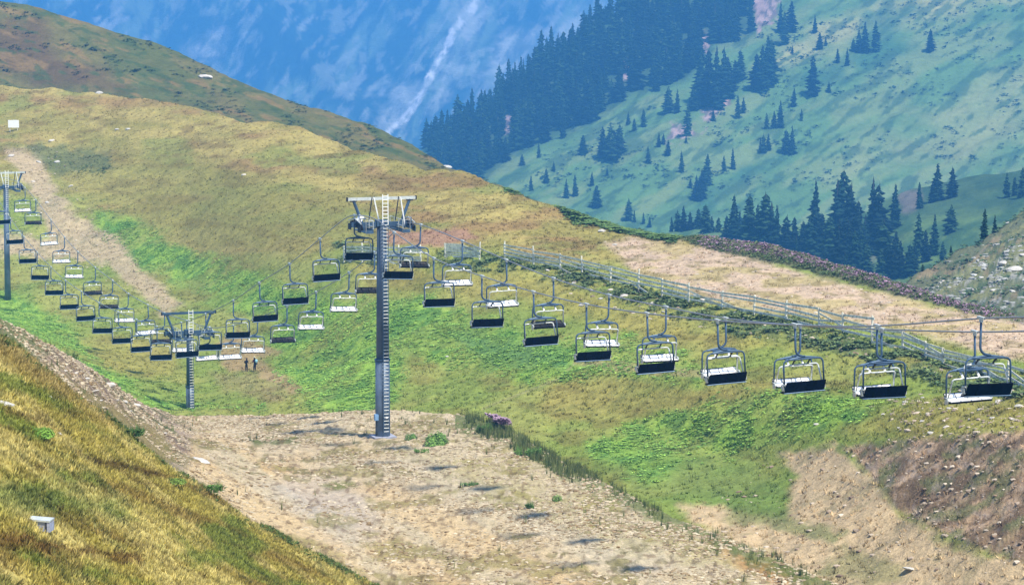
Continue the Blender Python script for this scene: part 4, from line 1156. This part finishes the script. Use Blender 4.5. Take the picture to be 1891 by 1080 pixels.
# ------------------------------------------------------------------ boulders
ROCK_M = []
for s_ in range(8):
    v, t, q = ico(3, 50 + s_, .05, .62)
    n3 = fbm(v[:, 0] * 1.7 + s_ * 3, v[:, 1] * 1.7 + v[:, 2] * 2.1, 3, s_)
    v = v * (1 + (n3[:, None] - .5) * .5)
    me = bpy.data.meshes.new('boulder'); set_mesh(me, v, t, np.tile(C(220, 212, 200), (len(v), 1)), False)
    me.materials.append(M_rock); ROCK_M.append(me)
ROCK_W = []
for s_ in range(4):
    me = ROCK_M[s_].copy()
    a = me.color_attributes['Col']; n = len(me.vertices)
    c4 = np.ones((n, 4), np.float32); c4[:, :3] = lin(214, 210, 200) * .75
    a.data.foreach_set('color', c4.ravel()); ROCK_W.append(me)
def boulder(sheetname, px, py, wpx, label, group=None, white=False, flat=.6, name='boulder', cat='rock', seg=None):
    p_ = ground_at(sheetname, px, py, seg)
    me = random.choice(ROCK_W if white else ROCK_M)
    o = link(name, me)
    r_ = wpx / F * p_.y / 2
    o.scale = (r_, r_ * .75, r_ * flat)
    o.location = p_ + Vector((0, 0, r_ * flat * .25))
    o.rotation_euler = (random.uniform(-.2, .2), random.uniform(-.25, .25), random.uniform(-.5, .5))
    tag(o, label, cat, group)
    return o
boulder('gravel_road', 201, 714, 26, 'largest pale boulder on top of the rubble bank at left', flat=.75)
boulder('gravel_road', 172, 724, 24, 'long flat boulder just below left of the largest pale boulder', flat=.35)
boulder('gravel_road', 250, 748, 22, 'flat slab on the rubble bank nearest the middle tower foot', flat=.4)
boulder('grass_hillside', 6, 746, 44, 'long white slab in the golden grass at the left edge', white=True, flat=.28, seg=4)
boulder('grass_hillside', 109, 803, 11, 'small white stone beside the green cushion in the golden grass', white=True, flat=.9, seg=4)
boulder('grass_hillside', 90, 734, 12, 'grey stone alone in the golden grass below the rubble bank', flat=.8, seg=4)
boulder('gravel_road', 372, 851, 34, 'flat white slab at the foot of the golden slope', white=True, flat=.3)
boulder('gravel_road', 614, 1046, 12, 'small white stone at the lower end of the golden slope', white=True, flat=.8)
boulder('grassy_ridge', 381, 143, 28, 'large pale rock on the dark ridge near its skyline', flat=.5, seg=3)
boulder('meadow', 182, 173, 18, 'white stone at the foot of the dark ridge', white=True, flat=.5, seg=5)
boulder('meadow', 236, 239, 10, 'small white stone high on the straw coloured hill', white=True, flat=.7, seg=5)
boulder('meadow', 217, 239, 9, 'tiny white stone left of another high on the hill', white=True, flat=.6, seg=5)
boulder('meadow', 451, 323, 10, 'lone pale stone in the middle of the hill', flat=.6, seg=5)
boulder('grassy_ridge', 834, 292, 22, 'long white rock on the lower end of the dark ridge', white=True, flat=.4, seg=3)
boulder('meadow', 1112, 427, 16, 'white stone on the juniper mat at the shoulder of the hill', white=True, flat=.6, seg=5)
boulder('meadow', 1135, 453, 12, 'white stone at the upper start of the bare track', white=True, flat=.5, seg=5)
boulder('meadow', 826, 659, 8, 'small pale stone alone on the lush meadow', white=True, flat=.6, seg=3)
boulder('meadow', 1684, 1052, 38, 'flat white slab on the valley path at lower right', white=True, flat=.25, seg=3)
boulder('rocky_slope', 1872, 498, 32, 'biggest white rock on the rocky slope', white=True, flat=.7, seg=3)
boulder('rocky_slope', 1850, 487, 24, 'white rock just up left of the biggest one', white=True, flat=.6, seg=3)
for n_, (x, y, w_) in enumerate(sorted(((1790, 470, 12), (1775, 488, 16), (1812, 515, 13), (1845, 512, 14), (1862, 462, 16), (1886, 470, 15), (1760, 508, 11), (1835, 540, 12), (1785, 548, 10), (1870, 540, 13), (1800, 536, 11), (1742, 520, 9), (1880, 405, 9), (1850, 400, 8)))):
    boulder('rocky_slope', x, y, w_, f'{ORDN(n_)} pale boulder from the left on the rocky slope', 'pale boulders on the rocky slope', random.random() < .6, .6, seg=3)
for n_, (x, y, w_) in enumerate(sorted(((1152, 546, 18), (1178, 540, 15), (1128, 535, 11), (1073, 563, 14), (1185, 552, 10), (1300, 556, 17), (1318, 562, 14), (1358, 578, 11), (1268, 548, 12), (1283, 545, 10), (1060, 523, 10), (1040, 508, 11), (1093, 536, 9), (965, 482, 11), (1205, 560, 9), (1340, 588, 9), (1375, 590, 10), (1480, 622, 9), (1225, 575, 8), (1110, 552, 9), (1010, 500, 9)))):
    boulder('meadow', x, y, w_, f'{ORDN(n_)} pale rock from the left below the long rail fence', 'pale rocks below the long rail fence', random.random() < .5, .6, seg=4)
for n_, (x, y, w_) in enumerate(sorted(((1672, 744, 16), (1703, 778, 12), (1810, 757, 12), (1846, 742, 18), (1880, 752, 20), (1748, 789, 13), (1702, 735, 8), (1752, 755, 11), (1832, 772, 12), (1508, 784, 12), (1632, 765, 10), (1720, 800, 14), (1870, 775, 14), (1790, 775, 10), (1660, 790, 9), (1765, 738, 9), (1815, 730, 15), (1888, 730, 15)))):
    boulder('meadow', x, y, w_, f'{ORDN(n_)} pale rock from the left above the eroded bank', 'pale rocks above the eroded bank', random.random() < .5, .65, seg=3)
for n_, (x, y, w_) in enumerate(sorted(((55, 628, 13), (125, 665, 12), (140, 690, 11), (160, 700, 12), (230, 742, 12), (215, 738, 10), (262, 755, 13), (275, 762, 12), (120, 685, 9), (240, 760, 10), (185, 740, 10), (290, 785, 11), (75, 640, 9), (305, 800, 9)))):
    boulder('gravel_road', x, y, w_, f'{ORDN(n_)} larger stone from the left on the rubble bank', 'stones of the rubble bank', random.random() < .3, .6)
for n_, (x, y, w_) in enumerate(sorted(((95, 262, 12), (20, 290, 14), (105, 300, 11), (70, 300, 10), (130, 345, 10), (62, 335, 8), (88, 375, 9)))):
    boulder('meadow', x, y, w_, f'{ORDN(n_)} rock from the left beside the upper left track', 'rocks beside the upper left track', random.random() < .4, .7, seg=5)

# ------------------------------------------------------------------ bushes and cushions
def bush(sheetname, px, py, wpx, hpx, label, colr, n=3, tall=False, seg=None):
    p_ = ground_at(sheetname, px, py, seg)
    k = p_.y / F; w_, h_ = wpx * k / 2, hpx * k
    cnt_ = max(4, int(n))
    pos = np.stack([rng.uniform(-w_ * .75, w_ * .75, cnt_), rng.uniform(-w_ * .4, w_ * .4, cnt_), np.zeros(cnt_)], -1)
    if tall:
        pos = np.stack([rng.uniform(-w_, w_, cnt_ * 6), rng.uniform(-w_ * .5, w_ * .5, cnt_ * 6), np.zeros(cnt_ * 6)], -1)
        sc_ = np.stack([np.full(cnt_ * 6, h_ * .5), np.full(cnt_ * 6, h_ * .5), h_ * rng.uniform(.6, 1, cnt_ * 6)], -1)
        o = bulk('bush', TALL + LEAFY[:2], pos, sc_, rng.random(len(pos)) * 6.28, np.tile(colr, (len(pos), 1)), M_leaf, tint_var=.35)
    else:
        sc_ = np.stack([np.full(cnt_, w_ * .62), np.full(cnt_, w_ * .62), h_ * rng.uniform(.7, 1.1, cnt_)], -1)
        o = bulk('bush', LEAFY_HI, pos, sc_, rng.random(len(pos)) * 6.28, np.tile(colr, (len(pos), 1)), M_leaf, tint_var=.35)
    o.location = p_
    tag(o, label, 'bush')
    return o
G1, G2 = C(128, 168, 84), C(104, 142, 74)
bush('gravel_road', 797, 822, 50, 24, 'dense green bush right of the near tower foot', G1, 8)
bush('gravel_road', 756, 812, 22, 12, 'small bush between the near tower foot and the dense bush', G2, 5)
bush('gravel_road', 778, 836, 26, 13, 'low weedy bush just below the dense green bush', G1, 5, True)
bush('gravel_road', 992, 918, 18, 24, 'dark upright bush on the gravel, left of a rounder one', G2, 5, True)
bush('gravel_road', 1028, 926, 16, 14, 'small round bush alone on the gravel', G1, 5)
bush('gravel_road', 978, 938, 14, 18, 'thin bush just below left of the dark upright bush', G2, 4, True)
bush('gravel_road', 868, 895, 36, 13, 'spreading low bush in the middle of the gravel', G2, 6, True)
bush('gravel_road', 975, 842, 42, 26, 'tall dark weedy bush at the brink of the gravel terrace', G1, 8, True)
bush('gravel_road', 895, 800, 26, 26, 'dark bush on the brink left of the pink flowers', G2, 7, True)
bush('grass_hillside', 72, 805, 62, 16, 'green juniper cushion in the golden grass', C(120, 158, 66), 16, seg=4)
bush('grass_hillside', 320, 893, 40, 11, 'small green cushion low in the golden grass', C(118, 144, 66), 10, seg=4)
bush('grass_hillside', 395, 890, 60, 22, 'dark green bush at the foot of the golden slope', C(104, 140, 70), 10, True, seg=4)
bush('grass_hillside', 245, 795, 46, 26, 'dark bush at the crest of the golden slope below the rubble', C(104, 136, 76), 9, True, seg=4)
bush('gravel_road', 125, 662, 44, 18, 'low dark bush on top of the rubble bank', C(120, 144, 86), 8, True)
0 and bush('meadow', 150, 310, 70, 12, 'dark green bush beside the upper left track', C(150, 176, 104), 22, seg=5)

# ------------------------------------------------------------------ spruces
def spruce_mesh(seed, levels=24, nb=10):
    r = np.random.default_rng(seed); V = []; T = []; S_ = []
    lean = r.uniform(-.02, .02, 2)
    full = r.uniform(.13, .24); pw = r.uniform(.55, .95)
    for i in range(levels):
        f = (i + r.uniform(-.3, .3)) / levels; z = .04 + .94 * max(f, 0)
        R0 = full * (1 - f) ** pw * (.85 + .3 * r.random()) * (0.75 + .25 * min(1, f * 6)) + .008
        m = max(5, int(nb * (1 - .5 * f)))
        for k in range(m):
            if r.random() < .10: continue
            a = 2 * math.pi * (k + r.random() * .9) / m; R_ = R0 * r.uniform(.45, 1.25)
            dr = r.uniform(.03, .075) * (1 - .4 * f)
            ca, sa = math.cos(a), math.sin(a); w_ = R_ * r.uniform(.26, .42)
            cx_, cy_ = lean * z
            b = len(V)
            V += [(cx_, cy_, z + .02), (cx_ + ca * R_ * .6 - sa * w_, cy_ + sa * R_ * .6 + ca * w_, z - dr * .7),
                  (cx_ + ca * R_, cy_ + sa * R_, z - dr), (cx_ + ca * R_ * .6 + sa * w_, cy_ + sa * R_ * .6 - ca * w_, z - dr * .7),
                  (cx_ + ca * R_ * .5, cy_ + sa * R_ * .5, z - dr * .5 - .045)]
            T += [(b, b + 1, b + 2), (b, b + 2, b + 3), (b, b + 1, b + 4), (b, b + 4, b + 3), (b + 1, b + 2, b + 4), (b + 2, b + 3, b + 4)]
            q = r.uniform(.7, 1.3); S_ += [q] * 5
    b = len(V); V += [(-.008, 0, .9), (.008, 0, .9), (0, 0, 1.01)]; T.append((b, b + 1, b + 2)); S_ += [1] * 3
    return np.array(V), np.array(T), np.array(S_)
TREE_T = [spruce_mesh(s_) for s_ in range(12)]
TREE_M = []
for k, (v, t, q) in enumerate(TREE_T):
    me = bpy.data.meshes.new('crown'); base = (C(36, 64, 42), C(28, 54, 40), C(48, 76, 46), C(24, 46, 38))[k % 4]
    set_mesh(me, v, t, base[None] * q[:, None], False); me.materials.append(M_leaf); TREE_M.append(me)
TRUNK_M = MB().tube([(0, 0, -.04), (0, 0, .95)], [.016, .003], 6).mesh('trunk', M_bark)
CLUST = [(1100, 1150, 215, 305, 'the dark clump on the lower far slope'), (1150, 1195, 205, 245, 'the trio above the lower dark clump'), (1190, 1275, 225, 320, 'the loose group right of the lower dark clump'),
  (1205, 1290, 120, 224, 'the trees beside the forest edge'), (1288, 1350, 140, 225, 'the tallest dark clump mid far slope'), (1350, 1430, 130, 225, 'the big clump beneath the upper rock outcrop'),
  (1430, 1530, 40, 120, 'the trees by the tan upper meadow'), (1540, 1640, 80, 130, 'the upper group on the open far slope'), (1400, 1485, 190, 245, 'the group in the middle of the open far slope'),
  (1400, 1470, 246, 300, 'the lower middle pair of clumps'), (1270, 1360, 300, 380, 'the diagonal row below mid far slope'), (1490, 1535, 160, 190, 'the narrow group on the upper far slope'),
  (960, 1030, 280, 350, 'the small trees above the hill skyline'), (1035, 1130, 310, 390, 'the cluster left of the white stone'), (1150, 1205, 400, 425, 'the trees peeping over the juniper mat'), (900, 1700, 0, 500, 'the remaining scattered trees of the far slope')]
SPURC = [(1230, 1330, 'the low row at the left end of the spur'), (1330, 1495, 'the dense stand left of centre on the spur'), (1495, 1535, 'the slim stand before the highest clump'), (1535, 1605, 'the highest clump of the spur'),
  (1605, 1645, 'the clump right of the highest one'), (1645, 1745, 'the stands on the right of the spur'), (1745, 1800, 'the pair above the rocky slope'), (1800, 1900, 'the group at the right frame edge')]
_cc = {}
def cl_label(x, y, h, spur):
    nm = 'the scattered upper spruces'
    for c_ in (SPURC if spur else CLUST):
        if c_[0] <= x <= c_[1] and (spur or c_[2] <= y <= c_[3]):
            nm = c_[-1]; break
    key = (nm,); _cc.setdefault(key, []).append(1)
    return nm
def cl_assign(items, spur):
    by = {}
    for t_ in items: by.setdefault(cl_label(t_[0], t_[1], t_[2], spur), []).append(t_)
    out = {}
    for nm, l_ in by.items():
        l_ = sorted(l_, key=lambda q: q[0])
        for i_, q in enumerate(l_):
            out[q[:3]] = (f'{ORD[i_] if i_ < len(ORD) else "last"} spruce from the left in {nm}' if len(l_) > 1 else f'spruce in {nm}')
    return out
def spruce(sheetname, px, py, hpx, label, group, seg):
    p_ = ground_at(sheetname, px, py, seg)
    h_ = hpx * p_.y / F
    root = empty('spruce_tree', p_ - Vector((0, 0, h_ * .02)), random.random() * 6.28)
    fat = random.uniform(1.1, 1.5)
    root.scale = (h_ * fat, h_ * fat, h_)
    link('crown', random.choice(TREE_M), root); link('trunk', TRUNK_M, root)
    tag(root, label, 'tree', group)
    return root
g1 = 'spruces scattered on the far green slope'
FT = [(995, 292, 30, ''), (964, 305, 22, ''), (1076, 285, 38, 'lone spruce just left of the dark clump on the lower far slope'), (1010, 338, 28, ''), (1022, 318, 20, ''), (980, 352, 30, 'spruce standing right above the hill skyline, leftmost on the open far slope'),
      (1046, 366, 38, ''), (1061, 362, 42, ''), (1092, 342, 28, ''), (1100, 384, 44, 'broad spruce above the skyline directly behind the white stone'), (1121, 325, 18, ''), (1139, 301, 24, ''), (1112, 291, 60, ''), (1128, 296, 70, ''), (1143, 282, 58, ''), (1120, 298, 50, ''), (1136, 290, 52, ''),
      (1160, 232, 26, ''), (1172, 241, 24, ''), (1187, 233, 34, ''), (1216, 271, 28, ''), (1226, 266, 22, ''), (1198, 300, 34, 'spruce at the top of the short white streak on the far slope'), (1234, 288, 30, ''), (1258, 317, 40, 'lone rounded spruce in the open middle of the lower far slope'),
      (1215, 168, 44, 'single spruce at the right edge of the dense forest'), (1232, 210, 54, ''), (1250, 208, 46, ''), (1269, 250, 60, ''), (1282, 205, 50, ''), (1295, 188, 100, ''), (1308, 194, 110, ''), (1322, 198, 118, ''), (1337, 184, 100, ''), (1346, 170, 70, ''),
      (1368, 150, 62, 'slim spruce between the two big dark clumps'), (1358, 152, 42, ''), (1396, 166, 70, ''), (1406, 167, 88, ''), (1418, 160, 98, ''), (1424, 150, 80, ''), (1448, 82, 64, ''), (1440, 60, 60, ''), (1460, 58, 60, ''), (1504, 62, 34, ''), (1514, 90, 34, ''), (1524, 86, 18, ''), (1462, 100, 16, ''),
      (1575, 95, 26, ''), (1547, 116, 28, ''), (1565, 122, 36, ''), (1586, 96, 45, ''), (1598, 96, 60, ''), (1616, 95, 62, ''), (1718, 95, 44, 'lone spruce high on the open far slope, farthest to the upper right'),
      (1498, 175, 76, 'tall narrow spruce alone on the upper far slope'), (1505, 176, 26, ''), (1530, 170, 20, ''), (1466, 198, 36, ''), (1481, 222, 24, ''), (1440, 236, 54, ''), (1430, 238, 36, ''), (1415, 238, 32, ''), (1362, 219, 46, ''), (1374, 208, 30, ''),
      (1452, 283, 46, ''), (1463, 283, 56, ''), (1410, 281, 38, ''), (1420, 278, 32, ''), (1404, 280, 26, ''), (1354, 311, 42, ''), (1338, 316, 30, ''), (1307, 339, 60, ''), (1288, 370, 50, ''), (1296, 366, 56, ''), (1275, 347, 20, ''),
      (1160, 408, 44, 'dark spruce rising behind the juniper mat on the hill shoulder'), (1172, 412, 24, ''), (1190, 416, 22, ''), (1200, 420, 22, ''), (1268, 262, 16, ''), (1318, 222, 22, '')]
FL = cl_assign(FT, False)
for x, y, h_, lb in FT:
    spruce('far_slope', x, y, h_, lb or FL[(x, y, h_)], g1, 4)
NT = [(1238, 424, 30), (1250, 426, 42), (1262, 428, 52), (1275, 430, 42), (1290, 430, 48), (1303, 436, 62), (1314, 436, 40), (1326, 438, 38), (1356, 452, 96), (1366, 456, 70), (1384, 458, 106), (1398, 462, 90), (1412, 466, 116), (1424, 466, 100), (1437, 472, 100), (1452, 478, 86),
      (1468, 474, 78), (1482, 474, 72), (1506, 452, 126), (1496, 484, 92), (1516, 480, 90), (1532, 492, 100), (1545, 462, 140), (1557, 452, 146), (1570, 472, 142), (1584, 482, 120), (1548, 502, 108), (1566, 500, 100), (1578, 508, 90), (1596, 482, 92), (1611, 452, 130), (1622, 462, 128), (1634, 482, 84),
      (1653, 422, 88), (1640, 515, 88), (1652, 512, 92), (1664, 500, 60), (1697, 386, 52), (1730, 372, 74), (1722, 374, 40), (1760, 366, 60), (1696, 472, 86), (1724, 472, 82), (1708, 482, 62), (1756, 437, 64), (1680, 508, 62), (1740, 482, 42), (1690, 495, 50), (1860, 366, 50), (1874, 362, 38), (1888, 366, 60), (1600, 520, 80), (1625, 525, 70), (1560, 525, 70),
      (1340, 445, 50), (1375, 450, 60), (1470, 490, 60), (1520, 505, 60), (1590, 500, 90)]
nt_lab = {(1730, 372, 74): 'tall pointed spruce alone on the skyline of the wooded spur', (1760, 366, 60): 'narrow pointed spruce just right of the tallest one on the spur skyline', (1506, 452, 126): 'tall narrow spruce left of the highest clump on the wooded spur'}
NL = cl_assign(NT, True)
for t_ in NT:
    lb = nt_lab.get(t_)
    spruce('wooded_spur', *t_, lb or NL[t_], 'spruces on the wooded spur', 3)
for x, y, h_, lb in ((1812, 428, 58, 'slanting dark spruce on the upper edge of the rocky slope'), (1836, 432, 38, 'round dark spruce right of the slanting one on the rocky slope'), (1703, 512, 26, 'small round spruce low on the rocky slope'), (1745, 462, 20, 'tiny spruce between grey rocks on the rocky slope'), (1832, 446, 14, 'dwarf spruce just below the round dark spruce')):
    spruce('rocky_slope', x, y, h_, lb, None, 3)

# dense forest on the ridge
pts_ = []
tries = 0
FP = np.array(FOREST, float)
while len(pts_) < 300 and tries < 40000:
    tries += 1
    x = random.uniform(780, 1440); y = random.uniform(-80, 345)
    if poly(np.array([x]), np.array([y]), FP, 1)[0] < .5: continue
    if all(abs(x - a) > 8.5 or abs(y - b) > 12 for a, b in pts_):
        if not ((928 < x < 946 and 215 < y < 262) or (1148 < x < 1166 and 110 < y < 175) or (1290 < x < 1312 and 60 < y < 120) or (1390 < x < 1440 and -30 < y < 80)):
            pts_.append((x, y))
pts_.sort(key=lambda q: -q[1])
vis_ = [q for q in pts_ if q[1] > 0]
n_ind = min(len(vis_), 290 - len(FT) - len(NT) - 5)
random.shuffle(vis_)
ind = set(vis_[:n_ind])
rest = []
for q in pts_:
    h_ = random.uniform(46, 78)
    if q in ind:
        spruce('far_slope', q[0], q[1], h_, 'one of the close-set spruces of the dense forest on the ridge', 'spruces of the dense ridge forest', 5)
    else:
        rest.append((ground_at('far_slope', q[0], q[1], 5), h_))
for _ in range(120):       # trees along the ridge line
    x = random.uniform(785, 1330); y = np.interp(x, [q[0] for q in fs_top], [q[1] for q in fs_top]) + random.uniform(2, 16)
    rest.append((ground_at('far_slope', x, float(y), 5), random.uniform(30, 62)))
pos = np.array([q[0][:] for q in rest]); hs = np.array([q[1] * q[0].y / F for q in rest])
f_ = rng.uniform(.95, 1.25, len(hs))
bulk('distant_forest', TREE_T, pos, np.stack([hs * f_, hs * f_, hs], -1), rng.random(len(hs)) * 6.28, np.tile(C(34, 60, 43), (len(hs), 1)), M_leaf)
tag(bpy.data.objects['distant_forest'], 'dense spruce forest along the crest of the far ridge', None, None, 'stuff')

# ------------------------------------------------------------------ sign board and concrete block
p_ = ground_at('meadow', 25, 243, 5); k = p_.y / F
root = empty('sign_board', p_); tag(root, 'plain white board on short legs high on the hill at left', 'sign board')
part('board', MB().box((0, 0, 13 * k), (20 * k, .08, 14 * k)), M_white, root)
for s_ in (-1, 1): part('leg', MB().box((s_ * 7 * k, .1, 3 * k), (.1, .1, 9 * k)), M_wood, root)

p_ = ground_at('grass_hillside', 74, 976, 4); k = p_.y / F
root = empty('concrete_block', p_, -.12); tag(root, 'low grey concrete block with a white top slab in the golden grass', 'concrete block')
part('top_slab', MB().box((0, 0, 19 * k), (46 * k, .5, 3.2 * k), Matrix.Rotation(.06, 3, 'Y')), M_galv, root)
part('block', MB().box((6 * k, 0, 8 * k), (19 * k, .42, 19 * k), Matrix.Rotation(.07, 3, 'Y')), M_conc, root)
part('left_post', MB().box((-14 * k, .02, 9 * k), (9 * k, .42, 17 * k)), M_conc, root)
part('right_post', MB().box((20 * k, -.02, 6 * k), (6 * k, .46, 17 * k)), M_conc, root)
part('recess_shade', MB().box((-6.5 * k, .06, 9 * k), (6 * k, .5, 15 * k)).box((16.2 * k, .0, 9 * k), (3 * k, .5, 15 * k)), M_dark, root)  # solid dark boxes stand in for the shade inside the openings

# ------------------------------------------------------------------ people
def person(px, py, hpx, yaw, label, style):
    p_ = ground_at('meadow', px, py, 3)
    h_ = hpx * p_.y / F
    root = empty('person', p_, yaw); tag(root, label, 'person')
    J = {}
    lean = .04 if style == 1 else .02
    joints = [('pel', (0, 0, .52), .085), ('waist', (0, .0, .60), .080), ('chest', (0, lean * .6, .74), .098), ('neck', (0, lean, .845), .036), ('head', (0, lean + .01, .93), .058),
              ('hl', (-.055, 0, .48), .062), ('kl', (-.075, .015, .27), .044), ('al', (-.085, 0, .045), .030), ('tl', (-.09, .07, .02), .026),
              ('hr', (.055, 0, .48), .062), ('kr', (.07, .02, .27), .044), ('ar', (.08, 0, .045), .030), ('tr', (.085, .07, .02), .026),
              ('sl', (-.115, lean, .80), .044), ('el', (-.155, .02, .66), .032), ('wl', (-.10, .13, .60), .022),
              ('sr', (.115, lean, .80), .044), ('er', (.155, .02, .66), .032), ('wr', (.10, .14, .62 if style == 1 else .68), .022)]
    ed = [('pel', 'waist'), ('waist', 'chest'), ('chest', 'neck'), ('neck', 'head'), ('pel', 'hl'), ('hl', 'kl'), ('kl', 'al'), ('al', 'tl'), ('pel', 'hr'), ('hr', 'kr'), ('kr', 'ar'), ('ar', 'tr'),
          ('chest', 'sl'), ('sl', 'el'), ('el', 'wl'), ('chest', 'sr'), ('sr', 'er'), ('er', 'wr')]
    names = [j[0] for j in joints]
    me = bpy.data.meshes.new('body')
    me.from_pydata([Vector(j[1]) * h_ for j in joints], [(names.index(a), names.index(b)) for a, b in ed], [])
    o = link('body', me, root, M_cloth if style == 1 else M_cloth2)
    m1 = o.modifiers.new('skin', 'SKIN'); m2 = o.modifiers.new('sub', 'SUBSURF'); m2.levels = m2.render_levels = 2
    for v_, j in zip(me.skin_vertices[0].data, joints):
        v_.radius = (j[2] * h_, j[2] * h_ * (.72 if j[0] in ('chest', 'waist', 'pel') else 1))
    me.skin_vertices[0].data[0].use_root = True
    def blob(name, c, r, mat, fl=(1, 1, 1)):
        b = bmesh.new(); bmesh.ops.create_icosphere(b, subdivisions=2, radius=1)
        for v_ in b.verts: v_.co = Vector((v_.co.x * r * fl[0], v_.co.y * r * fl[1], v_.co.z * r * fl[2])) * h_ + Vector(c) * h_
        m_ = bpy.data.meshes.new(name); b.to_mesh(m_); b.free(); m_.materials.append(mat)
        return link(name, m_, root)
    blob('face', (0, lean + .03, .925), .055, M_skin, (.85, .9, 1.1))
    blob('hair', (0, lean + .002, .95), .062, M_dark, (.95, 1, 1.0))
    for s_, w_ in ((-1, joints[15]), (1, joints[18])):
        hd = MB()
        c = Vector(w_[1]) * h_
        hd.box(c + Vector((0, .03 * h_, 0)), (.03 * h_, .045 * h_, .016 * h_))
        for q in range(4):
            x0 = (q - 1.5) * .008 * h_
            hd.tube([c + Vector((x0, .05 * h_, 0)), c + Vector((x0, .072 * h_, -.004 * h_)), c + Vector((x0, .085 * h_, -.018 * h_))], .0038 * h_, 5)
        hd.tube([c + Vector((-s_ * .014 * h_, .025 * h_, 0)), c + Vector((-s_ * .03 * h_, .05 * h_, -.004 * h_))], .0045 * h_, 5)
        part('hand', hd, M_skin, root)
    if style == 1:
        cap = blob('cap', (0, lean + .005, .972), .06, M_cloth, (1, 1.1, .55))
        blob('backpack', (0, -.13, .71), .085, M_cloth, (1, .75, 1.25))
    else:
        hat = MB().tube([Vector((0, lean, .962)) * h_, Vector((0, lean, .970)) * h_], .105 * h_, 14).tube([Vector((0, lean, .968)) * h_, Vector((0, lean, 1.015)) * h_], [.06 * h_, .045 * h_], 12)
        part('sun_hat', hat, M_straw, root)
        pk = blob('backpack', (0, -.15, .73), .10, M_cyan, (1.0, .8, 1.25))
        blob('bag', (.02, -.16, .55), .075, M_cloth2, (1, .8, .8))
        blob('sleeve', (-.145, .02, .72), .05, M_red, (.8, .8, 1.5))
    return root
person(454, 686, 25, -.7, 'person in black standing on the path, left of the two walkers', 1)
person(470, 686, 28, .9, 'person with a pale hat and light blue backpack, right of the two walkers', 2)

print('objects', len(bpy.data.objects))
